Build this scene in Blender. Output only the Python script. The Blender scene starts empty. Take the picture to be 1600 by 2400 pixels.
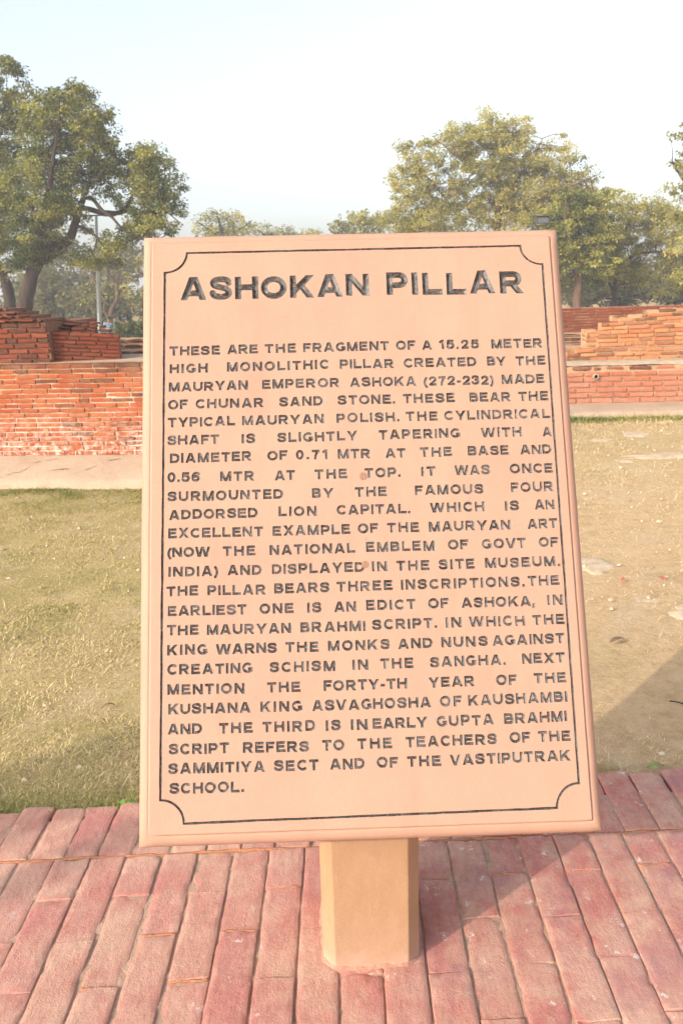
import bpy, math, random
import numpy as np
from mathutils import Vector, Matrix
from mathutils.geometry import delaunay_2d_cdt

random.seed(7)
rng = np.random.default_rng(7)
scene = bpy.context.scene
COL = scene.collection
R = math.radians

# ------------------------------------------------------------------ camera
cam_data = bpy.data.cameras.new('camera')
cam = bpy.data.objects.new('camera', cam_data)
COL.objects.link(cam)
scene.camera = cam
cam_data.sensor_fit = 'VERTICAL'
cam_data.sensor_height = 36.0
cam_data.lens = 36.0 * 1950.0 / 2400.0
cam_data.clip_start = 0.05
cam_data.clip_end = 3000.0
cam_data.dof.use_dof = True
cam_data.dof.focus_distance = 1.9
cam_data.dof.aperture_fstop = 11.0
# the view: pitched 15.4 degrees down, rolled 1.5 degrees
fy = Vector((2.0, -537.0, 1950.0)).normalized()          # world +Y seen from the camera (x right, y down, z forward)
up = Vector((math.sin(R(-1.5)), -math.cos(R(-1.5)), 0.0))
up = (up - fy * up.dot(fy)).normalized()
fx = fy.cross(up)
rows = (fx, fy, up)
cx = Vector([r.x for r in rows]); cy = Vector([-r.y for r in rows]); cz = Vector([-r.z for r in rows])
m = Matrix((cx, cy, cz)).transposed().to_4x4()
m.translation = (0.0, 0.0, 1.6)
cam.matrix_world = m

# ------------------------------------------------------------------ sky and sun
SUN_AZ, SUN_EL = 51.0, 25.5             # shadows run 51 degrees right of straight ahead
light_dir = Vector((math.sin(R(SUN_AZ)) * math.cos(R(SUN_EL)), math.cos(R(SUN_AZ)) * math.cos(R(SUN_EL)), -math.sin(R(SUN_EL))))
world = bpy.data.worlds.new('World')
scene.world = world
world.use_nodes = True
wn = world.node_tree
for n_ in list(wn.nodes): wn.nodes.remove(n_)
w_out = wn.nodes.new('ShaderNodeOutputWorld')
w_bg = wn.nodes.new('ShaderNodeBackground')
w_sky = wn.nodes.new('ShaderNodeTexSky')
w_sky.sky_type = 'NISHITA'
w_sky.sun_disc = False
w_sky.sun_elevation = R(SUN_EL)
w_sky.sun_rotation = R(180.0 + SUN_AZ)
w_sky.air_density = 1.0
w_sky.dust_density = 3.2
w_sky.ozone_density = 1.0
w_bg.inputs['Strength'].default_value = 0.15
w_hsv = wn.nodes.new('ShaderNodeHueSaturation')         # a hazy winter sky: paler than clear air
w_hsv.inputs['Saturation'].default_value = .52
w_hsv.inputs['Value'].default_value = 1.15
wn.links.new(w_sky.outputs[0], w_hsv.inputs['Color'])
wn.links.new(w_hsv.outputs[0], w_bg.inputs[0])
wn.links.new(w_bg.outputs[0], w_out.inputs[0])
sun_data = bpy.data.lights.new('sun', 'SUN')
sun_data.energy = 2.0
sun_data.angle = R(0.55)
sun_data.color = (1.0, 0.885, 0.745)
sun = bpy.data.objects.new('sun', sun_data)
COL.objects.link(sun)
sun.rotation_euler = light_dir.to_track_quat('-Z', 'Y').to_euler()
sun.location = (-20, -16, 18)
scene.view_settings.view_transform = 'Standard'
scene.view_settings.look = 'None'
scene.view_settings.gamma = 1.0
scene.view_settings.use_curve_mapping = False
scene.view_settings.exposure = 1.02

# ------------------------------------------------------------------ helpers
def add_obj(name, mesh, parent=None, label=None, cat=None, group=None, kind=None, loc=None):
    o = bpy.data.objects.new(name, mesh)
    COL.objects.link(o)
    if parent is not None: o.parent = parent
    if loc is not None: o.location = loc
    if label: o['label'] = label
    if cat: o['category'] = cat
    if group: o['group'] = group
    if kind: o['kind'] = kind
    return o

def thing(name, label, cat, loc=(0, 0, 0), group=None):
    return add_obj(name, None, None, label, cat, group, None, loc)

class Acc:
    """collects vertices (world metres), faces and float attributes of one mesh"""
    def __init__(self):
        self.v = []; self.f = []; self.n = 0; self.att = {}; self.mi = []; self.sm = []
    def add(self, verts, faces, mat=0, smooth=False, **att):
        verts = np.asarray(verts, float).reshape(-1, 3)
        k = len(verts)
        for name in att:
            if name not in self.att: self.att[name] = [np.zeros(self.n)]
        for name in self.att:
            a = att.get(name, 0.0)
            self.att[name].append(np.broadcast_to(np.asarray(a, float), (k,)).copy())
        self.v.append(verts)
        b = self.n
        self.f.extend([tuple(i + b for i in fc) for fc in faces])
        self.mi.extend([mat] * len(faces)); self.sm.extend([smooth] * len(faces))
        self.n += k
    def build(self, name, mats, parent=None, origin=None, **kw):
        if not isinstance(mats, (list, tuple)): mats = [mats]
        v = np.concatenate(self.v)
        if origin is None:
            origin = parent.location if parent is not None else (0, 0, 0)
            loc = None
        else:
            loc = origin
        me = mesh_from(name, v - np.array(origin), self.f, mats, self.mi, self.sm, {k: np.concatenate(a) for k, a in self.att.items()})
        return add_obj(name, me, parent, loc=loc, **kw)

def mesh_from(name, v, faces, mats, mi=None, sm=None, att=None):
    me = bpy.data.meshes.new(name)
    me.vertices.add(len(v)); me.vertices.foreach_set('co', np.asarray(v, np.float32).ravel())
    if isinstance(faces, np.ndarray):
        nl = faces.size; cnt = np.full(len(faces), faces.shape[1]); flat = faces.ravel()
    else:
        cnt = np.array([len(f) for f in faces]); flat = np.fromiter((i for f in faces for i in f), np.int32); nl = len(flat)
    me.loops.add(nl); me.loops.foreach_set('vertex_index', flat.astype(np.int32))
    me.polygons.add(len(cnt))
    st = np.concatenate([[0], np.cumsum(cnt)[:-1]]).astype(np.int32)
    me.polygons.foreach_set('loop_start', st)
    if mi is not None: me.polygons.foreach_set('material_index', np.asarray(mi, np.int32))
    me.polygons.foreach_set('use_smooth', np.asarray(sm if sm is not None else np.zeros(len(cnt)), bool))
    for k, a in (att or {}).items():
        at = me.attributes.new(k, 'FLOAT', 'POINT'); at.data.foreach_set('value', np.asarray(a, np.float32))
    for mt in mats: me.materials.append(mt)
    me.update(calc_edges=True); me.validate()
    return me

def box_vf(x0, x1, y0, y1, z0, z1):
    v = [(x, y, z) for z in (z0, z1) for y in (y0, y1) for x in (x0, x1)]
    f = [(0, 2, 3, 1), (4, 5, 7, 6), (0, 1, 5, 4), (2, 6, 7, 3), (0, 4, 6, 2), (1, 3, 7, 5)]
    return v, f

def tube_vf(path, radii, n=8, cap=True, wob=0.0):
    path = np.asarray(path, float); k = len(path)
    if np.isscalar(radii): radii = [radii] * k
    tang = np.gradient(path, axis=0)
    tang /= np.linalg.norm(tang, axis=1)[:, None] + 1e-12
    ref = np.array([0.0, 0.0, 1.0]) if abs(tang[0][2]) < 0.9 else np.array([1.0, 0.0, 0.0])
    a = np.cross(tang[0], ref); a /= np.linalg.norm(a)
    v = []
    for i in range(k):
        a = a - tang[i] * (a @ tang[i]); a /= np.linalg.norm(a)
        b = np.cross(tang[i], a)
        for j in range(n):
            th = 2 * math.pi * j / n
            r = radii[i] * (1 + wob * (random.random() - .5))
            v.append(path[i] + r * (math.cos(th) * a + math.sin(th) * b))
    f = []
    for i in range(k - 1):
        for j in range(n):
            j2 = (j + 1) % n
            f.append((i * n + j, i * n + j2, (i + 1) * n + j2, (i + 1) * n + j))
    if cap:
        f.append(tuple(range(n - 1, -1, -1))); f.append(tuple((k - 1) * n + j for j in range(n)))
    return v, f

def smooth_path(p, sub=4):
    """Catmull-Rom through the points (columns are interpolated alike)"""
    p = np.asarray(p, float); out = []
    q = np.vstack([2 * p[0] - p[1], p, 2 * p[-1] - p[-2]])
    for i in range(1, len(q) - 2):
        for s in range(sub):
            t = s / sub
            out.append(.5 * (2 * q[i] + (q[i + 1] - q[i - 1]) * t + (2 * q[i - 1] - 5 * q[i] + 4 * q[i + 1] - q[i + 2]) * t * t + (3 * q[i] - q[i - 1] - 3 * q[i + 1] + q[i + 2]) * t ** 3))
    out.append(p[-1])
    return np.array(out)

_lat = rng.random((64, 64, 64)).astype(np.float32)
def vnoise(p, scale=1.0, octs=3):
    """smooth value noise in 0..1 at points p (n,3)"""
    p = np.atleast_2d(np.asarray(p, float)) * scale
    tot = 0; amp = 1; acc = np.zeros(len(p))
    for o_ in range(octs):
        i = np.floor(p).astype(int); fr = p - i; fr = fr * fr * (3 - 2 * fr)
        r = np.zeros(len(p))
        for dx in (0, 1):
            for dy in (0, 1):
                for dz in (0, 1):
                    w = (fr[:, 0] if dx else 1 - fr[:, 0]) * (fr[:, 1] if dy else 1 - fr[:, 1]) * (fr[:, 2] if dz else 1 - fr[:, 2])
                    r += w * _lat[(i[:, 0] + dx) % 64, (i[:, 1] + dy) % 64, (i[:, 2] + dz) % 64]
        acc += amp * r; tot += amp; amp *= .5; p = p * 2.03 + 11.3
    return acc / tot

# ------------------------------------------------------------------ materials
class Mat:
    def __init__(self, name, rough=0.9, spec=0.2):
        self.m = bpy.data.materials.new(name); self.m.use_nodes = True
        self.t = self.m.node_tree; self.bsdf = self.t.nodes['Principled BSDF']
        self.bsdf.inputs['Roughness'].default_value = rough
        self.bsdf.inputs['Specular IOR Level'].default_value = spec
        self._co = None
    def node(self, kind, **kw):
        n = self.t.nodes.new(kind)
        for k, v in kw.items(): setattr(n, k, v)
        return n
    def link(self, a, b): self.t.links.new(a, b)
    def co(self):
        if self._co is None: self._co = self.node('ShaderNodeTexCoord').outputs['Object']
        return self._co
    def mapped(self, sc=(1, 1, 1), loc=(0, 0, 0), rot=(0, 0, 0)):
        mp = self.node('ShaderNodeMapping'); self.link(self.co(), mp.inputs[0])
        mp.inputs['Scale'].default_value = sc; mp.inputs['Location'].default_value = loc; mp.inputs['Rotation'].default_value = rot
        return mp.outputs[0]
    def noise(self, scale, detail=4, rough=.55, vec=None, loc=None, dist=0.0):
        n = self.node('ShaderNodeTexNoise')
        n.inputs['Scale'].default_value = scale; n.inputs['Detail'].default_value = detail; n.inputs['Roughness'].default_value = rough
        n.inputs['Distortion'].default_value = dist
        self.link(vec if vec is not None else (self.mapped(loc=loc) if loc else self.co()), n.inputs['Vector'])
        return n.outputs['Fac']
    def ramp(self, fac, stops, interp='LINEAR'):
        r = self.node('ShaderNodeValToRGB'); r.color_ramp.interpolation = interp
        el = r.color_ramp.elements
        while len(el) > 1: el.remove(el[-1])
        for i, (p, c) in enumerate(stops):
            e = el[0] if i == 0 else el.new(p)
            e.position = p; e.color = (tuple(c) + (1,)) if not np.isscalar(c) else (c, c, c, 1)
        self.link(fac, r.inputs[0])
        return r.outputs[0]
    def mix(self, fac, a, b, mode='MIX'):
        n = self.node('ShaderNodeMix', data_type='RGBA', blend_type=mode)
        for sock, val in ((n.inputs[0], fac), (n.inputs[6], a), (n.inputs[7], b)):
            if hasattr(val, 'is_linked') or isinstance(val, bpy.types.NodeSocket): self.link(val, sock)
            elif np.isscalar(val): sock.default_value = val
            else: sock.default_value = tuple(val) + (1,)
        return n.outputs[2]
    def math(self, op, a, b=None):
        n = self.node('ShaderNodeMath', operation=op)
        for sock, val in ((n.inputs[0], a), (n.inputs[1], b)):
            if val is None: continue
            if isinstance(val, bpy.types.NodeSocket): self.link(val, sock)
            else: sock.default_value = val
        return n.outputs[0]
    def attr(self, name):
        return self.node('ShaderNodeAttribute', attribute_name=name).outputs['Fac']
    def island(self):
        return self.node('ShaderNodeNewGeometry').outputs['Random Per Island']
    def color(self, c):
        if isinstance(c, bpy.types.NodeSocket): self.link(c, self.bsdf.inputs['Base Color'])
        else: self.bsdf.inputs['Base Color'].default_value = tuple(c) + (1,)
        return self
    def bump(self, h, strength=.3, dist=.01):
        b = self.node('ShaderNodeBump'); b.inputs['Strength'].default_value = strength; b.inputs['Distance'].default_value = dist
        prev = self.bsdf.inputs['Normal']
        if prev.is_linked: self.link(prev.links[0].from_socket, b.inputs['Normal'])
        self.link(h, b.inputs['Height']); self.link(b.outputs[0], self.bsdf.inputs['Normal'])
        return self

def plain(name, c, rough=.7, spec=.3, metal=0.0, var=.15, sc=30):
    M = Mat(name, rough, spec)
    M.bsdf.inputs['Metallic'].default_value = metal
    f = M.noise(sc)
    M.color(M.ramp(f, [(.3, tuple(x * (1 - var) for x in c)), (.7, tuple(min(1, x * (1 + var)) for x in c))]))
    return M.m

# sandstone of the sign
def sandstone():
    M = Mat('sandstone', .62, .25)
    big = M.noise(2.2, 5, .6)
    c = M.ramp(big, [(.30, (0.415, 0.246, 0.171)), (.48, (0.429, 0.246, 0.167)), (.62, (0.432, 0.226, 0.157)), (.8, (0.402, 0.203, 0.150))])
    mid = M.noise(11, 4, .6, loc=(3, 1, 2))
    c = M.mix(.35, c, M.ramp(mid, [(.3, (0.457, 0.282, 0.191)), (.7, (0.394, 0.213, 0.153))]))
    grain = M.noise(420, 3, .7)
    c = M.mix(.32, c, M.ramp(grain, [(.3, (0.277, 0.158, 0.104)), (.55, (0.443, 0.275, 0.202)), (.75, (0.498, 0.341, 0.264))]))
    streak = M.noise(7, 4, .6, vec=M.mapped((1, 1, .12)))
    c = M.mix(.25, c, M.ramp(streak, [(.35, (0.443, 0.275, 0.188)), (.65, (0.388, 0.216, 0.150))]))
    rain = M.noise(5, 5, .65, vec=M.mapped((3.5, 1, .35), loc=(2, 4, 6)))
    c = M.mix(M.ramp(rain, [(.54, 0.0), (.72, .30)]), c, (.36, .185, .125))
    spot = M.noise(46, 3, .6, loc=(8, 8, 3))
    c = M.mix(M.ramp(spot, [(.70, 0.0), (.76, .45)]), c, (.30, .165, .11))
    M.color(c)
    M.bump(M.noise(260, 4, .7), .22, .002); M.bump(M.noise(38, 3, .5), .06, .004)
    return M.m
M_STONE = sandstone()

def carved_paint():
    M = Mat('black_paint_in_carving', .45, .4)
    n = M.noise(160, 4, .65); n2 = M.noise(32, 4, .6, loc=(4, 2, 1))
    c = M.ramp(n, [(.34, (.014, .012, .011)), (.56, (.075, .066, .060)), (.74, (.24, .21, .185))])
    c = M.mix(M.ramp(n2, [(.48, 0.0), (.74, .6)]), c, (.19, .165, .15))
    M.color(c); M.bump(n, .3, .002)
    return M.m
M_PAINT = carved_paint()

def brick_material(name, cols, salt=False, rough=.92, dusty=(.50, .265, .155)):
    M = Mat(name, rough, .12)
    isl = M.island()
    c = M.ramp(isl, cols)
    c = M.mix(.45, c, M.ramp(M.noise(16, 5, .65), [(.25, cols[0][1]), (.5, cols[len(cols) // 2][1]), (.78, cols[-1][1])]))
    fine = M.noise(90, 4, .7)
    c = M.mix(.35, c, M.ramp(fine, [(.3, (.5, .5, .5)), (.6, (1.0, 1.0, 1.0)), (.8, (1.25, 1.2, 1.15))]), 'MULTIPLY')
    st = M.attr('stain')
    stn = M.math('MULTIPLY', M.math('ADD', st, 0.0), M.ramp(M.noise(14, 5, .7, loc=(5, 5, 5)), [(.22, .35), (.55, 1.0)]))
    c = M.mix(stn, c, M.ramp(M.noise(50, 4, .7), [(.35, (.030, .019, .014)), (.65, (.10, .060, .040)), (.85, (.21, .135, .085))]))
    if salt:
        sa = M.attr('salt')
        sm = M.math('MULTIPLY', sa, M.ramp(M.noise(22, 6, .75, loc=(1, 7, 3)), [(.47, 0.0), (.65, .9)]))
        c = M.mix(sm, c, (.68, .56, .47))
    film = M.noise(2.6, 6, .7, loc=(4, 9, 2))            # pale dust and washed lime over the brickwork
    c = M.mix(M.ramp(film, [(.42, .03), (.66, .30)]), c, dusty)
    soot = M.noise(5.5, 6, .75, loc=(9, 2, 6))
    c = M.mix(M.ramp(soot, [(.58, 0.0), (.74, .55)]), c, (.13, .075, .048))
    M.color(c)
    M.bump(M.noise(60, 5, .7), .6, .012)
    return M.m
M_BRICK = brick_material('weathered_red_brick', [(0.0, (0.244, 0.043, 0.015)), (.35, (0.330, 0.064, 0.019)), (.7, (0.393, 0.091, 0.029)), (1.0, (0.409, 0.117, 0.042))], True)
M_BRICK_OLD = brick_material('old_dark_red_brick', [(0.0, (0.135, 0.028, 0.015)), (.4, (0.198, 0.041, 0.020)), (.75, (0.238, 0.058, 0.029)), (1.0, (0.285, 0.088, 0.044))], dusty=(0.238, 0.095, 0.057))
M_BRICK_DUSTY = brick_material('dusty_pink_brick', [(0.0, (0.353, 0.097, 0.050)), (.35, (0.428, 0.134, 0.074)), (.7, (0.484, 0.181, 0.104)), (1.0, (0.512, 0.227, 0.140))], True, dusty=(0.502, 0.277, 0.180))
M_BRICK_PALE = brick_material('pale_orange_brick', [(0.0, (.40, .11, .05)), (.35, (.50, .165, .07)), (.7, (.56, .24, .10)), (1.0, (.58, .31, .15))])

def mortar(name, c, sc=25):
    M = Mat(name, .95, .1)
    k = M.ramp(M.noise(sc, 5, .7), [(.3, tuple(x * .68 for x in c)), (.55, c), (.8, tuple(min(.8, x * 1.2) for x in c))])
    sa = M.math('MULTIPLY', M.attr('salt'), M.ramp(M.noise(7, 5, .7, loc=(1, 7, 3)), [(.40, 0.0), (.58, 1.0)]))
    M.color(M.mix(sa, k, (.72, .62, .54)))
    M.bump(M.noise(70, 4, .7), .5, .01)
    return M.m
M_MORTAR = mortar('lime_mortar', (.46, .285, .165))
M_MORTAR_DARK = mortar('earthy_mortar', (.24, .12, .075))

def concrete():
    M = Mat('pale_concrete', .95, .1)
    c = M.ramp(M.noise(3.2, 6, .65), [(.28, (0.352, 0.245, 0.158)), (.5, (0.440, 0.315, 0.213)), (.72, (0.484, 0.357, 0.253))])
    c = M.mix(.3, c, M.ramp(M.noise(45, 5, .7), [(.3, (0.282, 0.195, 0.130)), (.6, (0.493, 0.373, 0.276))]))
    M.color(c); M.bump(M.noise(24, 6, .7), .4, .015)
    return M.m
M_CONC = concrete()
M_CRACK = plain('dark_crack', (.10, .075, .055), .95, .1)
# ================================================================== THE SIGN
# board frame: origin at the middle of the lower edge, u to the right, v up the slope, w out of the face
B_O = np.array([.0316, 1.5, .4714])
B_U = np.array([.99953394, .02960032, -.00746434]); B_V = np.array([-.0054623, .41399124, .91026448]); B_W = np.array([.03003429, -.90979947, .41395998])
BW, BH = .4871, 1.3638                  # half width, height
FACE = .016                             # the face stands this far above the rim
INS = .0265
def board(p):
    p = np.asarray(p, float)
    return B_O + p[:, :1] * B_U + p[:, 1:2] * B_V + p[:, 2:3] * B_W

# ---- letters as chisel strokes: centre lines of equal width, in cap heights
TT = .132
def arc(cx_, cy_, rx, ry, a0, a1, n=18):
    return [(cx_ + rx * math.cos(R(a0 + (a1 - a0) * i / n)), cy_ + ry * math.sin(R(a0 + (a1 - a0) * i / n))) for i in range(n + 1)]
def cr(p, sub=7): return [tuple(q) for q in smooth_path(p, sub)]
t_ = TT; q_ = 1 - TT
GLYPHS = {
 'A': (1.10, [[(.10, -.15), (.55, 1.10)], [(1.0, -.15), (.55, 1.10)], [(.28, .29), (.82, .29)]]),
 'B': (.94, [[(t_, 0), (t_, 1)], [(0.02, q_), (.52, q_)] + arc(.56, .695, .19, q_ - .695, 85, -85, 10) + [(.52, .522), (0.02, .522)], [(.02, .522), (.56, .522)] + arc(.60, .327, .21, .195, 85, -85, 10) + [(.56, t_), (.02, t_)]]),
 'C': (.98, [arc(.53, .5, .53 - t_, .5 - t_ + .012, 42, 318, 26)]),
 'D': (.98, [[(t_, 0), (t_, 1)], [(.02, q_), (.42, q_)] + arc(.46, .5, .98 - t_ - .46, q_ - .5, 88, -88, 18) + [(.42, t_), (.02, t_)]]),
 'E': (.88, [[(t_, 0), (t_, 1)], [(.02, q_), (.84, q_)], [(.02, .52), (.79, .52)], [(.02, t_), (.88, t_)]]),
 'F': (.82, [[(t_, 0), (t_, 1)], [(.02, q_), (.82, q_)], [(.02, .50), (.72, .50)]]),
 'G': (1.02, [arc(.53, .5, .53 - t_, .5 - t_ + .012, 45, 332, 26), [(.55, .42), (1.0, .42)], [(1.0 - t_ + .01, .50), (1.0 - t_ + .01, .12)]]),
 'H': (.98, [[(t_, 0), (t_, 1)], [(.98 - t_, 0), (.98 - t_, 1)], [(.1, .52), (.88, .52)]]),
 'I': (2 * TT, [[(t_, 0), (t_, 1)]]),
 'K': (1.02, [[(t_, 0), (t_, 1)], [(.10, .22), (1.0, 1.16)], [(.42, .62), (.97, -.16)]]),
 'L': (.84, [[(t_, 0), (t_, 1)], [(.02, t_), (.84, t_)]]),
 'M': (1.14, [[(t_, 0), (t_, 1)], [(1.14 - t_, 0), (1.14 - t_, 1)], [(.10, 1.12), (.57, .0)], [(1.04, 1.12), (.57, .0)]]),
 'N': (.98, [[(t_, 0), (t_, 1)], [(.98 - t_, 0), (.98 - t_, 1)], [(.06, 1.08), (.92, -.08)]]),
 'O': (1.08, [arc(.54, .5, .54 - t_, .5 - t_ + .015, 0, 360, 32)]),
 'P': (.90, [[(t_, 0), (t_, 1)], [(.02, q_), (.50, q_)] + arc(.54, .645, .36 - t_, q_ - .645, 85, -85, 12) + [(.50, .422), (.02, .422)]]),
 'R': (1.0, [[(t_, 0), (t_, 1)], [(.02, q_), (.54, q_)] + arc(.58, .66, .36 - t_, q_ - .66, 85, -85, 12) + [(.54, .452), (.02, .452)], [(.48, .50), (.93, -.14)]]),
 'S': (.93, [cr([(.80, .70), (.71, .835), (.47, .88), (.22, .83), (.135, .715), (.22, .60), (.46, .525), (.70, .45), (.80, .30), (.70, .165), (.46, .118), (.20, .17), (.11, .31)])]),
 'T': (.90, [[(0, q_), (.90, q_)], [(.45, 0), (.45, .95)]]),
 'U': (.98, [[(t_, 1), (t_, .40)] + arc(.49, .40, .49 - t_, .40 - t_ + .012, 180, 360, 18)[1:] + [(.98 - t_, 1)]]),
 'V': (1.04, [[(.07, 1.15), (.52, -.10)], [(.97, 1.15), (.52, -.10)]]),
 'W': (1.46, [[(.08, 1.15), (.40, -.12)], [(.73, 1.12), (.40, -.12)], [(.73, 1.12), (1.06, -.12)], [(1.38, 1.15), (1.06, -.12)]]),
 'X': (1.02, [[(.05, 1.13), (.97, -.13)], [(.97, 1.13), (.05, -.13)]]),
 'Y': (1.04, [[(.03, 1.14), (.52, .38)], [(1.01, 1.14), (.52, .38)], [(.52, 0), (.52, .50)]]),
 '0': (.82, [arc(.41, .5, .41 - t_, .5 - t_ + .012, 0, 360, 28)]),
 '1': (.56, [[(.42, 0), (.42, 1)], [(.04, .70), (.40, .93)]]),
 '2': (.82, [cr([(.13, .68), (.20, .82), (.41, .88), (.62, .82), (.68, .68), (.58, .50), (.34, .28), (.14, .10)]), [(.03, t_), (.80, t_)]]),
 '3': (.82, [cr([(.12, .73), (.22, .85), (.42, .88), (.62, .82), (.66, .69), (.56, .57), (.40, .53)]), cr([(.38, .53), (.60, .48), (.69, .31), (.60, .17), (.40, .118), (.19, .16), (.10, .29)])]),
 '5': (.84, [[(.16, q_), (.76, q_)], [(.20, .98), (.15, .46)], cr([(.12, .50), (.28, .60), (.48, .61), (.66, .52), (.71, .35), (.63, .19), (.42, .118), (.22, .15), (.10, .27)])]),
 '6': (.84, [cr([(.74, .76), (.62, .86), (.42, .88), (.24, .79), (.14, .58), (.13, .38)]), arc(.42, .34, .42 - t_, .34 - t_ + .01, 0, 360, 22)]),
 '7': (.80, [[(.02, q_), (.80, q_)], cr([(.70, .92), (.52, .66), (.40, .36), (.35, -.06)])]),
 '.': (.27, [[(0, t_), (.27, t_)]]),
 ',': (.27, [[(0, t_), (.27, t_)], [(.16, .10), (.05, -.20)]]),
 '-': (.44, [[(.0, .40), (.44, .40)]]),
 '(': (.40, [arc(.72, .38, .58, .66, 128, 232, 16)]),
 ')': (.40, [arc(-.32, .38, .58, .66, 52, -52, 16)]),
}

def seg_sdf(X, Y, a, b, t):
    dx, dy = b[0] - a[0], b[1] - a[1]; L = math.hypot(dx, dy) + 1e-9
    ux, uy = dx / L, dy / L
    s = (X - a[0]) * ux + (Y - a[1]) * uy; d = np.abs(-(X - a[0]) * uy + (Y - a[1]) * ux) - t
    e = np.abs(s - L / 2) - L / 2
    return np.where((d > 0) & (e > 0), np.hypot(np.maximum(d, 0), np.maximum(e, 0)), np.maximum(d, e))

def glyph_sdf(ch, X, Y):
    w, strokes = GLYPHS[ch]
    best = np.full(X.shape, 9.0)
    for st in strokes:
        closed = math.dist(st[0], st[-1]) < 1e-6
        for a, b in zip(st[:-1], st[1:]): best = np.minimum(best, seg_sdf(X, Y, a, b, TT))
        for p in (st if closed else st[1:-1]): best = np.minimum(best, np.hypot(X - p[0], Y - p[1]) - TT)
    if ch not in '(),.': best = np.maximum(best, np.maximum(-Y - .006, Y - 1.006))
    return best

def simplify(p, tol):
    p = np.asarray(p)
    if len(p) < 4: return p
    def dp(i, j):
        if j <= i + 1: return []
        a, b = p[i], p[j]; d = b - a; L = np.hypot(*d)
        q = p[i + 1:j] - a
        dist = np.abs(q[:, 0] * d[1] - q[:, 1] * d[0]) / L if L > 1e-9 else np.hypot(q[:, 0], q[:, 1])
        k = int(dist.argmax())
        if dist[k] < tol: return []
        k += i + 1
        return dp(i, k) + [k] + dp(k, j)
    far = int(np.argmax(np.hypot(*(p - p[0]).T)))
    idx = [0] + dp(0, far) + [far] + dp(far, len(p) - 1)
    return p[idx]

_gc = {}
def glyph(ch):
    """outline loops, vertices, faces and groove depth of one carved letter"""
    if ch in _gc: return _gc[ch]
    w, strokes = GLYPHS[ch]; h = .021
    x0, x1, y0, y1 = -.25, w + .25, -.45, 1.25
    nx, ny = int((x1 - x0) / h) + 1, int((y1 - y0) / h) + 1
    xs = x0 + h * np.arange(nx) + .0013; ys = y0 + h * np.arange(ny) + .0017
    X, Y = np.meshgrid(xs, ys, indexing='ij')
    S = glyph_sdf(ch, X, Y); S = np.where(np.abs(S) < 1e-6, 1e-6, S)
    nxt = {}; pos = {}
    def ep(i, j, d):
        k = (i, j, d)
        if k not in pos:
            i2, j2 = (i + 1, j) if d == 0 else (i, j + 1)
            s = S[i, j] / (S[i, j] - S[i2, j2])
            pos[k] = (xs[i] + s * (xs[i2] - xs[i]), ys[j] + s * (ys[j2] - ys[j]))
        return k
    neg = S < 0
    for i in range(nx - 1):
        for j in range(ny - 1):
            c = (neg[i, j], neg[i + 1, j], neg[i + 1, j + 1], neg[i, j + 1])
            if all(c) or not any(c): continue
            e = (lambda: ep(i, j, 0), lambda: ep(i + 1, j, 1), lambda: ep(i, j + 1, 0), lambda: ep(i, j, 1))
            for k in range(4):      # leaving the inside across edge k, counter-clockwise: inside stays left
                if c[k] and not c[(k + 1) % 4]:
                    q = (k + 1) % 4
                    while not (not c[q] and c[(q + 1) % 4]): q = (q + 1) % 4
                    nxt[e[k]()] = e[q]()
    loops = []
    left = dict(nxt)
    while left:
        s0 = next(iter(left)); lp = []; k = s0
        while k in left: lp.append(pos[k]); k = left.pop(k)
        if len(lp) > 5: loops.append(simplify(np.array(lp), .0075))
    pts = np.concatenate(loops); cons = []; b = 0
    for lp in loops:
        cons += [(b + i, b + (i + 1) % len(lp)) for i in range(len(lp))]; b += len(lp)
    ridge = []
    for st in strokes:
        closed = math.dist(st[0], st[-1]) < 1e-6
        P = np.array(st); L = np.concatenate([[0], np.cumsum(np.hypot(*np.diff(P, axis=0).T))])
        e = 0 if closed else TT
        n = max(2, int((L[-1] - 2 * e) / .09) + 1)
        for s in np.linspace(e, max(e, L[-1] - e), n, endpoint=not closed):
            ridge.append((np.interp(s, L, P[:, 0]), np.interp(s, L, P[:, 1])))
    # the ends of strokes that were cut off square on the cap and base lines
    for st in strokes:
        for a, b2 in ((st[0], st[1]), (st[-1], st[-2])):
            for yl in (TT * 1.05, 1 - TT * 1.05):
                if (a[1] < yl < b2[1] and yl < .5) or (a[1] > yl > b2[1] and yl > .5):
                    s = (yl - a[1]) / (b2[1] - a[1]); ridge.append((a[0] + s * (b2[0] - a[0]), yl))
    keep = []
    for r in ridge:
        s = float(glyph_sdf(ch, np.array([r[0]]), np.array([r[1]]))[0])
        if s < -.06 and all(math.dist(r, k[:2]) > .035 for k in keep): keep.append((r[0], r[1], -s))
    V = [Vector(p) for p in pts] + [Vector(k[:2]) for k in keep]
    v2, e2, f2, ov, oe, of = delaunay_2d_cdt(V, cons, [], 0, 1e-7)
    v2 = np.array([tuple(v) for v in v2]); d = np.zeros(len(v2))
    for i, o_ in enumerate(ov):
        if any(k >= len(pts) for k in o_): d[i] = max(keep[k - len(pts)][2] for k in o_ if k >= len(pts))
    cen = np.array([v2[list(f)].mean(0) for f in f2])
    ins = glyph_sdf(ch, cen[:, 0], cen[:, 1]) < -.0005
    faces = [tuple(f) for f, k in zip(f2, ins) if k]
    _gc[ch] = (w, loops, v2, faces, d)
    return _gc[ch]

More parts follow.
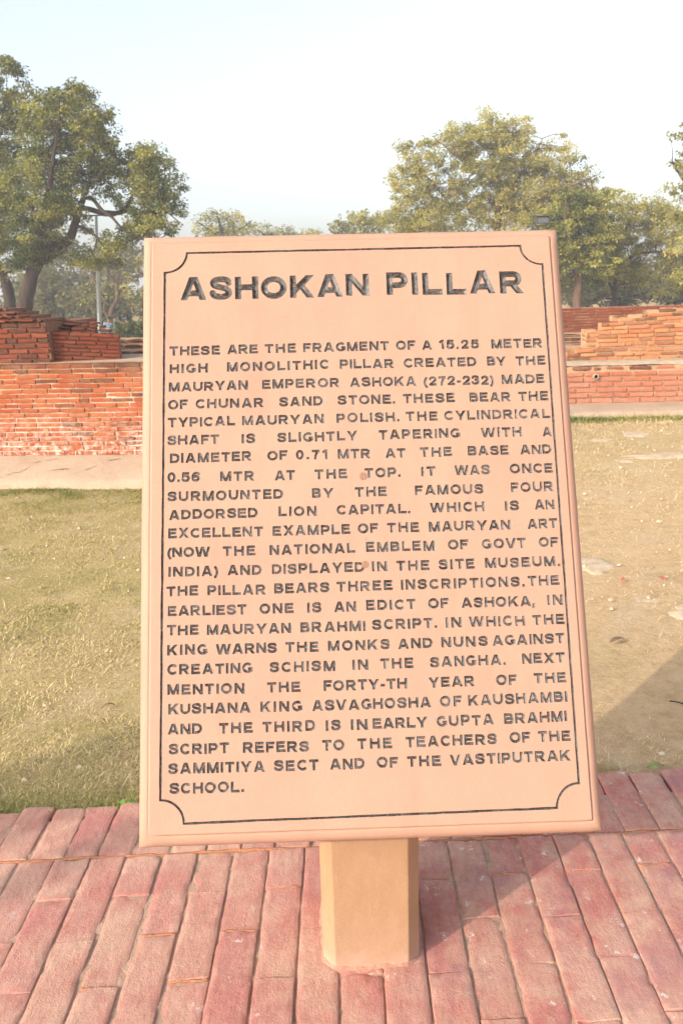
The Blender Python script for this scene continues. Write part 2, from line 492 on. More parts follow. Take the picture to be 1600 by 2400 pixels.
TITLE = "ASHOKAN -3976 11975 371 12000|PILLAR 766 12002 3937 11985"
LINES = '''THESE -4216 10639 -3071 10655|ARE -2923 10666 -2214 10671|THE -2065 10667 -1347 10665|FRAGMENT -1191 10672 767 10677|OF 924 10677 1377 10677|A 1517 10670 1754 10676|15.25 1908 10676 2828 10665|METER 3107 10651 4290 10649
HIGH -4215 10232 -3356 10240|MONOLITHIC -2926 10244 -612 10268|PILLAR -370 10266 865 10247|CREATED 1080 10256 2752 10245|BY 2986 10247 3422 10236|THE 3642 10231 4331 10229
MAURYAN -4238 9807 -2456 9821|EMPEROR -2140 9827 -383 9835|ASHOKA -158 9833 1357 9817|(272-232) 1519 9799 3127 9799|MADE 3301 9802 4284 9800
OF -4247 9392 -3804 9399|CHUNAR -3633 9402 -2102 9399|SAND -1762 9401 -773 9412|STONE. -440 9415 862 9411|THESE 1035 9410 2213 9406|BEAR 2542 9405 3485 9396|THE 3651 9399 4343 9400
TYPICAL -4256 8980 -2749 8991|MAURYAN -2596 8988 -761 8987|POLISH. -476 8998 941 8990|THE 1086 8990 1802 8990|CYLINDRICAL 1947 8990 4353 8990
SHAFT -4262 8575 -3110 8583|IS -2617 8571 -2301 8570|SLIGHTLY -1811 8575 -27 8578|TAPERING 456 8583 2291 8596|WITH 2762 8580 3681 8568|A 4139 8559 4364 8561
DIAMETER -4210 8160 -2385 8171|OF -2046 8176 -1594 8178|0.71 -1408 8180 -704 8176|MTR -476 8167 259 8161|AT 583 8153 1044 8151|THE 1361 8154 2087 8159|BASE 2430 8161 3363 8161|AND 3607 8158 4325 8157
0.56 -4260 7737 -3543 7735|MTR -3099 7723 -2333 7713|AT -1894 7705 -1438 7707|THE -998 7716 -276 7714|TOP. 107 7718 913 7714|IT 1372 7719 1696 7717|WAS 2116 7723 2912 7727|ONCE 3353 7736 4322 7724
SURMOUNTED -4252 7298 -1706 7298|BY -1076 7288 -593 7289|THE -120 7290 590 7288|FAMOUS 1211 7298 2740 7292|FOUR 3347 7307 4310 7312
ADDORSED -4230 6883 -2274 6890|LION -1821 6902 -975 6889|CAPITAL. -537 6901 1098 6887|WHICH 1531 6889 2741 6894|IS 3192 6895 3505 6897|AN 3849 6901 4305 6902
EXCELLENT -4239 6481 -2163 6467|EXAMPLE -1956 6465 -248 6462|OF -87 6471 367 6475|THE 559 6477 1275 6470|MAURYAN 1478 6472 3295 6476|ART 3665 6476 4336 6481
(NOW -4261 6063 -3326 6050|THE -3054 6055 -2336 6049|NATIONAL -2036 6047 -151 6041|EMBLEM 84 6055 1592 6046|OF 1879 6061 2333 6062|GOVT 2629 6061 3613 6053|OF 3894 6066 4324 6067
INDIA) -4230 5643 -3147 5625|AND -2955 5629 -2203 5621|DISPLAYED -1987 5625 35 5621|IN 196 5629 536 5626|THE 729 5624 1455 5620|SITE 1656 5628 2460 5632|MUSEUM. 2672 5629 4337 5636
THE -4269 5218 -3578 5217|PILLAR -3390 5212 -2127 5182|BEARS -1944 5203 -746 5201|THREE -587 5210 629 5205|INSCRIPTIONS. 812 5206 3524 5204|THE 3592 5216 4287 5222
EARLIEST -4244 4794 -2544 4770|ONE -2265 4772 -1530 4766|IS -1243 4768 -923 4765|AN -659 4767 -176 4763|EDICT 40 4793 1123 4784|OF 1383 4790 1841 4786|ASHOKA, 2107 4781 3723 4774|IN 3992 4789 4333 4789
THE -4266 4381 -3574 4373|MAURYAN -3410 4365 -1589 4331|BRAHMI -1401 4341 14 4338|SCRIPT. 157 4363 1568 4367|IN 1750 4368 2098 4368|WHICH 2258 4370 3476 4356|THE 3643 4371 4346 4373
KING -4255 3954 -3386 3957|WARNS -3217 3936 -1901 3935|THE -1731 3933 -1007 3930|MONKS -811 3931 526 3942|AND 694 3941 1449 3941|NUNS 1633 3945 2641 3953|AGAINST 2737 3954 4316 3962
CREATING -4254 3550 -2429 3526|SCHISM -2071 3522 -669 3514|IN -299 3512 44 3512|THE 300 3529 1012 3530|SANGHA. 1367 3532 3010 3544|NEXT 3360 3552 4283 3557
MENTION -4246 3133 -2607 3095|THE -2133 3099 -1419 3096|FORTY-TH -931 3094 862 3095|YEAR 1320 3104 2310 3105|OF 2773 3110 3224 3115|THE 3580 3127 4286 3137
KUSHANA -4229 2728 -2482 2701|KING -2279 2701 -1383 2695|ASVAGHOSHA -1185 2689 1360 2685|OF 1546 2692 2009 2693|KAUSHAMBI 2150 2698 4289 2734
AND -4237 2314 -3513 2306|THE -3153 2289 -2446 2279|THIRD -2246 2285 -1118 2274|IS -905 2270 -585 2266|IN -372 2263 -12 2270|EARLY 92 2283 1256 2274|GUPTA 1451 2280 2682 2292|BRAHMI 2888 2301 4246 2331
SCRIPT -4217 1899 -2948 1873|REFERS -2660 1864 -1264 1847|TO -990 1854 -517 1857|THE -243 1867 487 1872|TEACHERS 771 1875 2714 1897|OF 2984 1911 3434 1912|THE 3593 1916 4294 1919
SAMMITIYA -4226 1506 -2201 1480|SECT -2009 1480 -1074 1468|AND -840 1470 -105 1471|OF 150 1481 600 1479|THE 787 1479 1509 1484|VASTIPUTRAK 1696 1478 4258 1519
SCHOOL. -4199 1103 -2646 1077'''

face_pts, face_cons = [], []
def face_loop(p):
    b = len(face_pts); n = len(p)
    face_pts.extend([(float(a[0]), float(a[1])) for a in p])
    face_cons.extend([(b + i, b + (i + 1) % n) for i in range(n)])

def carve(acc, word, u0, v0, u1, v1, cap, rnd):
    gs = [glyph(c) for c in word]
    W = u1 - u0; tot = sum(g[0] for g in gs) * cap
    sx = 1.0; gap = (W - tot) / max(1, len(gs) - 1)
    lo = .10 * cap
    if len(gs) == 1: sx = min(1.12, max(.85, W / tot))
    elif gap < lo:
        sx = max(.74, (W - lo * (len(gs) - 1)) / tot); gap = (W - tot * sx) / (len(gs) - 1)
    elif gap > .26 * cap:
        sx = min(1.16, (W - .26 * cap * (len(gs) - 1)) / tot); gap = (W - tot * sx) / (len(gs) - 1)
    x = 0.0
    for g, ch in zip(gs, word):
        w, loops, v2, faces, d = g
        ang = rnd.gauss(0, .008); c_, s_ = math.cos(ang), math.sin(ang)
        k = cap * (1 + rnd.gauss(0, .012)); jx, jy = rnd.gauss(0, .010) * cap, rnd.gauss(0, .012) * cap
        sl = (v1 - v0) / max(W, 1e-6)
        def tf(p):
            p = np.asarray(p); X = p[:, 0] * cap * sx; Y = p[:, 1] * k
            return np.stack([u0 + x + jx + c_ * X - s_ * Y, v0 + sl * x + jy + s_ * X + c_ * Y], 1)
        for lp in loops: face_loop(tf(lp))
        q = tf(v2)
        acc.add(board(np.column_stack([q, FACE - d * cap * .82 * (1 + rnd.gauss(0, .06))])), faces)
        x += w * cap * sx + gap

rnd = random.Random(3)
titles, body = [], Acc()
for wd in TITLE.split('|'):
    s, a, b, c, d = wd.split(); titles.append(Acc()); carve(titles[-1], s, int(a) / 1e4, int(b) / 1e4, int(c) / 1e4, int(d) / 1e4, 0.0552, rnd)
for ln in LINES.split('\n'):
    ws = [w.split() for w in ln.split('|')]
    base = np.mean([(int(w[2]) + int(w[4])) / 2e4 for w in ws])
    for s, a, b, c, d in ws:
        carve(body, s, int(a) / 1e4, .4 * base + .6 * int(b) / 1e4, int(c) / 1e4, .4 * base + .6 * int(d) / 1e4, .0222, rnd)

# ---- the carved border line, concave at the corners
def border_path():
    def q(c0, c1, n=12):           # quarter arc, centre on the outer corner
        cx_, cy_ = c0[0], c1[1]
        cx_, cy_ = (c0[0], c1[1]) if abs(c0[0]) > abs(c1[0]) else (c1[0], c0[1])
        rx, ry = abs(c0[0] - c1[0]), abs(c0[1] - c1[1])
        a0 = math.atan2((c0[1] - cy_) / ry, (c0[0] - cx_) / rx); a1 = math.atan2((c1[1] - cy_) / ry, (c1[0] - cx_) / rx)
        while a1 - a0 > math.pi: a1 -= 2 * math.pi
        while a1 - a0 < -math.pi: a1 += 2 * math.pi
        return [(cx_ + rx * math.cos(a0 + (a1 - a0) * i / n), cy_ + ry * math.sin(a0 + (a1 - a0) * i / n)) for i in range(n + 1)]
    def ln(a, b, n=36):
        return [(a[0] + (b[0] - a[0]) * i / n, a[1] + (b[1] - a[1]) * i / n) for i in range(1, n)]
    TLh, TLv, BLv, BLh, BRh, BRv, TRv, TRh = (-.3825, 1.3133), (-.4333, 1.2657), (-.4389, .0978), (-.3898, .0497), (.3897, .055), (.4394, .1033), (.4415, 1.2682), (.3927, 1.3151)
    p = q(TLh, TLv) + ln(TLv, BLv, 60) + q(BLv, BLh) + ln(BLh, BRh) + q(BRh, BRv) + ln(BRv, TRv, 60) + q(TRv, TRh) + ln(TRh, TLh)
    return np.array(p)
bp = border_path()
nb = len(bp)
def offset(p, d):
    e = np.roll(p, -1, 0) - p; e /= np.linalg.norm(e, axis=1)[:, None]
    nrm = np.stack([-e[:, 1], e[:, 0]], 1); pn = np.roll(nrm, 1, 0)
    b = nrm + pn; b /= np.linalg.norm(b, axis=1)[:, None]
    return p + b * (np.asarray(d) / np.maximum(.45, (b * nrm).sum(1)))[:, None]
corner = np.zeros(nb); 
wob = .0006 * (vnoise(np.column_stack([bp * 40, np.zeros(nb)]), 1, 2) - .5) * 2
hw = .0025 + .0007 * (vnoise(np.column_stack([bp * 60, np.ones(nb) * 3]), 1, 2) - .5) * 2
bin_, bout = offset(bp, hw + wob), offset(bp, -hw + wob)
bmid = offset(bp, wob)
face_loop(bin_); face_loop(bout)
groove = Acc()
gv = np.vstack([np.column_stack([bout, np.full(nb, FACE)]), np.column_stack([bmid, np.full(nb, FACE - .0032)]), np.column_stack([bin_, np.full(nb, FACE)])])
groove.add(board(gv), [(k * nb + i, k * nb + (i + 1) % nb, (k + 1) * nb + (i + 1) % nb, (k + 1) * nb + i) for k in (0, 1) for i in range(nb)])

# ---- the face with the carvings cut out of it, the moulded rim, sides and back
fu, f0, f1 = BW - INS, INS + .003, BH - INS
outer = []
NE = 40
for (a, b) in (((-fu, f0), (fu, f0)), ((fu, f0), (fu, f1)), ((fu, f1), (-fu, f1)), ((-fu, f1), (-fu, f0))):
    for i in range(NE): outer.append((a[0] + (b[0] - a[0]) * i / NE, a[1] + (b[1] - a[1]) * i / NE))
outer = np.array(outer)
face_loop(outer)
n_in = len(face_pts)
v2, e2, f2, ov, oe, of = delaunay_2d_cdt([Vector(p) for p in face_pts], face_cons, [], 0, 1e-8)
# flood from the outside: every carved outline crossed switches between stone and hole
edge_con = set()
for e, o_ in zip(e2, oe):
    if len(o_): edge_con.add((min(e), max(e)))
by_edge = {}
for i, f in enumerate(f2):
    for a, b in zip(f, f[1:] + f[:1] if isinstance(f, list) else tuple(f[1:]) + (f[0],)): by_edge.setdefault((min(a, b), max(a, b)), []).append(i)
side = {}
stack = []
for e, fs in by_edge.items():
    if len(fs) == 1: 
        st = 1 if e in edge_con else 0
        if fs[0] not in side: side[fs[0]] = st; stack.append(fs[0])
while stack:
    i = stack.pop(); f = tuple(f2[i])
    for a, b in zip(f, f[1:] + (f[0],)):
        k = (min(a, b), max(a, b))
        for j in by_edge[k]:
            if j != i and j not in side:
                side[j] = side[i] ^ (1 if k in edge_con else 0); stack.append(j)
v2 = np.array([tuple(v) for v in v2])
# between the two border outlines lies the groove: the flood has switched twice inside it, so parity holds everywhere
panel = Acc()
panel.add(board(np.column_stack([v2, np.full(len(v2), FACE)])), [tuple(f) for i, f in enumerate(f2) if side.get(i, 0) == 1])
prof = [(INS, FACE)] + [(INS - .0022, FACE - .0012), (INS - .0032, FACE - .0042), (INS - .0046, FACE - .0046)]
for i in range(0, 11):
    a = R(90 * i / 10)
    prof.append(((INS - .0052) * (1 - math.sin(a)), -.0105 + (FACE - .0040 + .0105) * math.cos(a)))
prof += [(0.0, -.030), (0.0, -.068), (.004, -.072)]
def rect_loop(ins, z):
    p = []
    for (a, b) in (((-1, 0), (1, 0)), ((1, 0), (1, 1)), ((1, 1), (-1, 1)), ((-1, 1), (-1, 0))):
        A = np.array([a[0] * (BW - ins), (ins + .003 * ins / INS) if a[1] == 0 else BH - ins]); Bq = np.array([b[0] * (BW - ins), (ins + .003 * ins / INS) if b[1] == 0 else BH - ins])
        for i in range(NE): p.append(A + (Bq - A) * i / NE)
    p = np.array(p)
    amp = .0007 if ins < INS - .001 else 0
    p += amp * (np.column_stack([vnoise(np.column_stack([p * 30, np.full(len(p), z * 80)]), 1, 2), vnoise(np.column_stack([p * 30 + 9, np.full(len(p), z * 80)]), 1, 2)]) - .5) * 2
    return np.column_stack([p, np.full(len(p), z)])
rv = np.vstack([rect_loop(*pr) for pr in prof]); N4 = 4 * NE
rf = [(k * N4 + i, (k + 1) * N4 + i, (k + 1) * N4 + (i + 1) % N4, k * N4 + (i + 1) % N4) for k in range(len(prof) - 1) for i in range(N4)]
panel.add(board(rv), rf, 0, True)
panel.add(board(rect_loop(*prof[-1])), [tuple(range(N4 - 1, -1, -1))])

sign = thing('information_sign', 'peach sandstone slab carved ASHOKAN PILLAR, leaning back on a short stone post', 'sign', (0.03, 1.765, 0.0))
panel.build('panel', M_STONE, sign)
for title in titles: title.build('title_lettering', M_PAINT, sign)
body.build('inscription_lettering', M_PAINT, sign)
groove.build('border_line', M_PAINT, sign)

# post: front corners cut off, top following the slope of the slab
post = Acc()
hw_, dp_, chx, chy = .117, .235, .028, .029
yaw = .035
ring = [(-hw_ + chx, 0), (hw_ - chx, 0), (hw_, chy), (hw_, dp_), (-hw_, dp_), (-hw_, chy)]
ring = [(x * math.cos(yaw) - y * math.sin(yaw) + .029, x * math.sin(yaw) + y * math.cos(yaw) + 1.652) for x, y in ring]
pv = []
NZ = 9
for k in range(NZ):
    for x, y in ring:
        # height of the slab's middle plane above this spot
        ztop = (B_W @ B_O - .055 * 1.0 - B_W[0] * x - B_W[1] * y) / B_W[2]
        z = -.02 + (ztop + .02) * k / (NZ - 1)
        s = 1 + .0 * k
        pv.append((x, y, z))
pv = np.array(pv)
n6 = len(ring)
pf = [(k * n6 + i, k * n6 + (i + 1) % n6, (k + 1) * n6 + (i + 1) % n6, (k + 1) * n6 + i) for k in range(NZ - 1) for i in range(n6)]
post.add(pv, pf)
def post_stone():
    M = Mat('post_sandstone', .9, .12)
    c = M.ramp(M.noise(4, 6, .65), [(.3, (0.420, 0.258, 0.146)), (.5, (0.385, 0.229, 0.127)), (.7, (0.350, 0.197, 0.108))])
    c = M.mix(.5, c, M.ramp(M.noise(34, 6, .75, vec=M.mapped((1, 1, .35))), [(.32, (0.300, 0.172, 0.097)), (.52, (0.385, 0.231, 0.130)), (.72, (0.470, 0.305, 0.189))]))
    c = M.mix(.3, c, M.ramp(M.noise(350, 3, .75), [(.3, (0.240, 0.138, 0.081)), (.55, (0.390, 0.236, 0.135)), (.75, (0.520, 0.355, 0.238))]))
    sep = M.node('ShaderNodeSeparateXYZ'); M.link(M.co(), sep.inputs[0])
    h = M.math('ADD', sep.outputs['Z'], M.math('MULTIPLY', M.noise(16, 5, .7), .16))
    c = M.mix(M.ramp(h, [(.06, .85), (.13, .25), (.24, 0.0)]), c, (0.500, 0.325, 0.243))      # splashed earth at the foot
    c = M.mix(M.ramp(M.noise(60, 3, .6, loc=(3, 3, 3)), [(.71, 0.0), (.78, .6)]), c, (0.220, 0.123, 0.076))
    M.color(c); M.bump(M.noise(90, 5, .75), .35, .004); M.bump(M.noise(300, 3, .7), .25, .002)
    return M.m
po = post.build('post', post_stone(), sign)
bv = po.modifiers.new('edge', 'BEVEL'); bv.width = .0025; bv.segments = 2; bv.limit_method = 'ANGLE'; bv.angle_limit = R(15)
# two brown plugs that fill drill holes in the slab
for (u, v, r, z) in ((.0065, .7757, .0088, .0012), (.0046, .5786, .0080, .0010)):
    plug = Acc(); n = 24; vv = []
    for rr, zz in ((r, -.001), (r, z * .6), (r * .9, z), (r * .45, z * 1.15)):
        vv += [(u + rr * math.cos(2 * math.pi * i / n), v + rr * math.sin(2 * math.pi * i / n), FACE + zz) for i in range(n)]
    fc = [(k * n + i, k * n + (i + 1) % n, (k + 1) * n + (i + 1) % n, (k + 1) * n + i) for k in range(3) for i in range(n)] + [tuple(3 * n + i for i in range(n))]
    plug.add(board(np.array(vv)), fc)
    plug.build('plug', plain('brown_filler', (.29, .165, .11), .8, .15, 0, .3, 300) if 'brown_filler' not in bpy.data.materials else bpy.data.materials['brown_filler'], sign)
# ================================================================== GROUND
LAWN_Z = -.03
def lawn_material():
    M = Mat('dry_lawn', .98, .05)
    patch = M.noise(.75, 5, .65)
    # left and far: thin green and straw; right front: trodden bare soil (the photo's ground really is bare there)
    sep = M.node('ShaderNodeSeparateXYZ'); M.link(M.co(), sep.inputs[0])
    X, Y = sep.outputs['X'], sep.outputs['Y']
    straw = M.ramp(M.noise(55, 6, .75), [(.28, (0.253, 0.194, 0.077)), (.45, (0.423, 0.324, 0.141)), (.6, (0.523, 0.406, 0.192)), (.78, (0.613, 0.496, 0.266))])
    green = M.ramp(M.noise(60, 6, .75, loc=(2, 2, 2)), [(.28, (0.130, 0.125, 0.035)), (.5, (0.280, 0.240, 0.075)), (.72, (0.440, 0.370, 0.141))])
    soil = M.ramp(M.noise(14, 6, .7, loc=(7, 1, 3)), [(.28, (0.476, 0.310, 0.172)), (.5, (0.634, 0.428, 0.244)), (.75, (0.726, 0.519, 0.322))])
    gmask = M.math('MULTIPLY', M.ramp(M.noise(1.6, 6, .7, loc=(3, 5, 1)), [(.44, 0.0), (.62, .75)]), M.ramp(M.math('ADD', M.math('MULTIPLY', X, .2), .5), [(.35, 1.0), (.75, .45)]))
    c = M.mix(gmask, straw, green)
    smask = M.math('MULTIPLY', M.ramp(M.math('ADD', M.math('MULTIPLY', X, .16), M.math('MULTIPLY', M.noise(1.1, 5, .7, loc=(9, 9, 2)), .9)), [(.35, .15), (.62, .95)]), M.ramp(M.math('MULTIPLY', Y, .1), [(.20, 1.0), (.62, .75), (.85, .45)]))
    c = M.mix(smask, c, soil)
    pale = M.noise(2.3, 6, .75, loc=(12, 4, 8))
    c = M.mix(M.ramp(pale, [(.52, 0.0), (.66, .55)]), c, (.60, .46, .30))
    dk = M.noise(4.2, 6, .75, loc=(2, 14, 8))
    c = M.mix(M.ramp(dk, [(.55, 0.0), (.72, .5)]), c, (.30, .215, .105))
    fine = M.noise(240, 4, .8)
    c = M.mix(.5, c, M.ramp(fine, [(.32, (.55, .52, .48)), (.55, (1.0, 1.0, 1.0)), (.75, (1.3, 1.28, 1.2))]), 'MULTIPLY')
    M.color(c)
    M.bump(M.noise(30, 6, .75), .6, .03); M.bump(M.noise(150, 4, .8), .5, .008)
    return M.m
M_LAWN = lawn_material()
xs = np.concatenate([[-400, -200, -100, -50, -30, -20], np.linspace(-14, 14, 141), [20, 30, 50, 100, 200, 400]])
ys = np.concatenate([[-60, -20, -8, -4, -1], np.linspace(1.8, 11, 94), [13, 16, 20, 26, 34, 50, 80, 150, 300, 700]])
GX, GY = np.meshgrid(xs, ys, indexing='ij')
gp = np.column_stack([GX.ravel(), GY.ravel(), np.zeros(GX.size)])
near = (np.abs(gp[:, 0]) < 14) & (gp[:, 1] > 2.5) & (gp[:, 1] < 11)
gp[:, 2] = LAWN_Z + np.where(near, .022 * (vnoise(gp, 1.7, 3) - .5) + .012 * (vnoise(gp + 30, 6, 2) - .5), 0)
ny_ = len(ys)
gi = np.arange(GX.size).reshape(GX.shape)
gf = np.stack([gi[:-1, :-1], gi[1:, :-1], gi[1:, 1:], gi[:-1, 1:]], -1).reshape(-1, 4)
add_obj('lawn', mesh_from('lawn', gp, gf, [M_LAWN], sm=np.ones(len(gf))), kind='structure', label='dry worn lawn of straw and thin green grass', cat='lawn')

# ---- brick paving: long sandstone bricks in half bond and one soldier row along the lawn
def paving_material():
    M = Mat('red_paving_brick', .9, .15)
    isl = M.island()
    sep = M.node('ShaderNodeSeparateXYZ'); M.link(M.co(), sep.inputs[0])
    side = M.ramp(M.math('ADD', M.math('MULTIPLY', sep.outputs['X'], .55), M.math('ADD', M.math('MULTIPLY', M.noise(1.3, 4, .6, loc=(5, 3, 1)), .8), 0.0)), [(.30, 0.0), (.62, 1.0)])   # more red pigment trodden in on the right
    c = M.ramp(isl, [(0, (0.527, 0.291, 0.214)), (.25, (0.507, 0.250, 0.191)), (.5, (0.477, 0.205, 0.166)), (.75, (0.537, 0.287, 0.224)), (1, (0.457, 0.183, 0.158))])
    sand = M.noise(4.2, 7, .75)
    c = M.mix(M.ramp(sand, [(.40, 0.0), (.58, .85)]), c, (0.582, 0.359, 0.263))
    powder = M.noise(5.2, 7, .78, loc=(3, 8, 1))
    pm = M.math('MULTIPLY', M.ramp(powder, [(.46, 0.0), (.62, 1.0)]), M.ramp(side, [(0, .45), (1, .85)]))
    c = M.mix(pm, c, (0.467, 0.150, 0.129))
    mauve = M.noise(4.0, 6, .72, loc=(1, 2, 9))
    c = M.mix(M.math('MULTIPLY', M.ramp(mauve, [(.50, 0.0), (.66, .8)]), side), c, (0.398, 0.186, 0.187))
    streak = M.noise(60, 5, .75, vec=M.mapped((1, .25, 1)))
    c = M.mix(.45, c, M.ramp(streak, [(.3, (.66, .62, .60)), (.5, (1, 1, 1)), (.75, (1.25, 1.24, 1.22))]), 'MULTIPLY')
    grit = M.noise(330, 3, .8)
    c = M.mix(.4, c, M.ramp(grit, [(.3, (.48, .46, .44)), (.55, (1, 1, 1)), (.75, (1.4, 1.38, 1.34))]), 'MULTIPLY')
    spl = M.math('MULTIPLY', M.ramp(M.noise(17, 6, .8, loc=(6, 6, 1)), [(.60, 0.0), (.65, 1.0)]), M.ramp(M.math('ADD', M.noise(2.0, 3, .5, loc=(2, 9, 4)), M.math('MULTIPLY', side, .14)), [(.50, 0.0), (.64, 1.0)]))
    c = M.mix(M.math('MULTIPLY', spl, .85), c, (.74, .66, .60))
    M.color(c)
    M.bump(M.noise(45, 5, .7, vec=M.mapped((1, .5, 1))), .6, .008); M.bump(M.noise(190, 5, .8), .8, .004)
    return M.m
M_PAVE = paving_material()
M_BED = mortar('dusty_paving_joint', (.44, .29, .205), 40)

def brick_top(acc, x0, x1, y0, y1, z, th=.07, seed=0, nxy=(6, 12), jitter=.003, slope=0.0, rot=None):
    """one paving brick: a softly edged block with an uneven top; slope shears y by x (the courses run 2 degrees off)"""
    nx, ny = nxy
    e = .0030
    gx = np.concatenate([[x0, x0 + e * .35, x0 + e], np.linspace(x0 + e, x1 - e, nx)[1:-1], [x1 - e, x1 - e * .35, x1]])
    gy = np.concatenate([[y0, y0 + e * .35, y0 + e], np.linspace(y0 + e, y1 - e, ny)[1:-1], [y1 - e, y1 - e * .35, y1]])
    A, B = np.meshgrid(gx, gy, indexing='ij')
    dx = np.minimum(A - x0, x1 - A); dy = np.minimum(B - y0, y1 - B)
    d = np.minimum(dx, dy)
    drop = np.where(dx < 1e-6, .010, np.where(dx < e * .5, .0012, 0.0)) + np.where(dy < 1e-6, .0022, 0.0)
    Z = z - drop
    p = np.column_stack([A.ravel(), B.ravel(), Z.ravel()])
    nz = vnoise(p * [1, .5, 1] + seed, 14, 3) - .5
    chip = np.clip((vnoise(p + seed + 31, 30, 2) - .60) / .12, 0, 1) * np.clip(1 - d.ravel() / .014, 0, 1)
    p[:, 2] += .0045 * nz - .006 * chip + jitter * rng.normal() * .6 + (p[:, 0] - (x0 + x1) / 2) * rng.normal(0, .008)
    p[:, 0] += .0024 * (vnoise(p + seed + 5, 22, 3) - .5) * 2
    p[:, 1] += .0060 * (vnoise(p + seed + 9, 16, 3) - .5) * 2
    p[:, 1] += slope * p[:, 0]
    n = len(gy); idx = np.arange(A.size).reshape(A.shape)
    f = np.stack([idx[:-1, :-1], idx[1:, :-1], idx[1:, 1:], idx[:-1, 1:]], -1).reshape(-1, 4)
    ring = list(idx[:, 0]) + list(idx[-1, 1:]) + list(idx[-2::-1, -1]) + list(idx[0, -2:0:-1])
    low = p[ring].copy(); low[:, 2] = z - th
    k = len(p); m_ = len(ring)
    sf = [(ring[i], k + i, k + (i + 1) % m_, ring[(i + 1) % m_]) for i in range(m_)]
    acc.add(np.vstack([p, low]), [tuple(q) for q in f] + sf, 0, True)

pave = Acc()
PW, PL, SL, YH = .1043, .313, .040, 2.112
for i in range(-34, 34):
    x0 = -.4655 + PW * i
    gap = .0019 + .0009 * rng.random()
    detail = (8, 20) if abs(x0) < 1.4 else (3, 4)
    # the row of bricks along the grass
    xo = x0 + .02 + rng.normal(0, .003)
    far = YH + .245 + .030 * (xo + 1.0) + rng.normal(0, .007)
    brick_top(pave, xo + gap, xo + PW - gap, YH + .004, far, 0, seed=i * 3.1, nxy=detail, slope=SL)
    y = YH - .006 - (PL / 2 if i % 2 == 0 else PL) + rng.normal(0, .006)
    ytop = YH - .006
    k = 0
    while ytop > -1.2:
        dd = detail if ytop > .9 else (3, 4)
        # the joints between bricks of one course are tight
        brick_top(pave, x0 + gap + rng.normal(0, .001), x0 + PW - gap + rng.normal(0, .001), y + .0007, ytop - .0007, 0, seed=i * 7.7 + k, nxy=dd, slope=SL)
        if abs(x0) < 1.5 and ytop > 1.0 and rng.random() < .55:     # reddish mortar squeezed up in the short joints
            xa, xb = x0 + .012 * rng.random(), x0 + PW - .02 * rng.random()
            pts = [(x, y + SL * x + rng.normal(0, .0012), -.0035 + rng.normal(0, .001)) for x in np.linspace(xa, xb, 9)]
            v, f = tube_vf(pts, [.0022 + .0028 * rng.random() for _ in pts], 6); pave.add(v, f, 2, True)
        ytop = y; y = ytop - PL + rng.normal(0, .006); k += 1
pave.add([(-3.9, -1.3, -.0056), (3.6, -1.3, -.0056), (3.6, 2.30 + .144, -.0056), (-3.9, 2.30 - .156, -.0056)], [(0, 1, 2, 3)], 1)
# the low mortar bead where the header row meets the courses
pts = [(x, YH - .001 + SL * x + rng.normal(0, .0012), -.0055 + .005 * (vnoise([[x * 9, 1, 1]])[0] - .5) * 2) for x in np.linspace(-3.6, 3.4, 330)]
v, f = tube_vf(pts, [.0028 + .0036 * vnoise([[q[0] * 7, 5, 2]])[0] for q in pts], 6, wob=.4); pave.add(v, f, 2, True)
M_BEAD = mortar('reddish_mortar', (.44, .19, .10), 60)
pave.build('pavement', [M_PAVE, M_BED, M_BEAD], origin=(0, 0, 0), kind='structure', label='paving of long red sandstone bricks with pale stains', cat='pavement')
# a rough fillet of mortar round the foot of the post
col_ = Acc()
rg = []
for (x0, y0), (x1, y1) in zip(ring, ring[1:] + ring[:1]):
    k = max(2, int(math.hypot(x1 - x0, y1 - y0) / .012))
    rg += [(x0 + (x1 - x0) * i / k, y0 + (y1 - y0) * i / k) for i in range(k)]
rg = np.array(rg); cen_ = rg.mean(0); out_ = rg - cen_; out_ /= np.linalg.norm(out_, axis=1)[:, None]
nr_ = len(rg); vv = []
for w_, z_ in ((-.004, .011), (.002, .005), (.007, .001), (.013, -.006)):
    jit = vnoise(np.column_stack([rg * 60, np.full(nr_, w_ * 500)]), 1, 2) - .5
    vv += [(x + o_[0] * (w_ + .011 * j), y + o_[1] * (w_ + .011 * j), z_ + .009 * j) for (x, y), o_, j in zip(rg, out_, jit)]
col_.add(vv, [(k * nr_ + i, k * nr_ + (i + 1) % nr_, (k + 1) * nr_ + (i + 1) % nr_, (k + 1) * nr_ + i) for k in range(3) for i in range(nr_)], 0, True)
col_.build('mortar_fillet', mortar('fillet_mortar', (.46, .24, .17), 60), sign)

# ================================================================== BRICK RUINS
def cube_template():
    """a block with its edges worn round, unit size, centred"""
    g = [-.5, -.47, -.2, .2, .47, .5]
    pts = {}; faces = []
    def vid(p):
        k = tuple(np.round(p, 4))
        if k not in pts: pts[k] = len(pts)
        return pts[k]
    for ax in range(3):
        for sgn in (-.5, .5):
            for i in range(5):
                for j in range(5):
                    q = []
                    for (a, b) in ((i, j), (i + 1, j), (i + 1, j + 1), (i, j + 1)):
                        p = [0, 0, 0]; p[ax] = sgn; p[(ax + 1) % 3] = g[a]; p[(ax + 2) % 3] = g[b]; q.append(vid(p))
                    faces.append(tuple(q) if sgn > 0 else tuple(q[::-1]))
    v = np.array(sorted(pts, key=pts.get))
    return v, faces
CT_V, CT_F = cube_template()

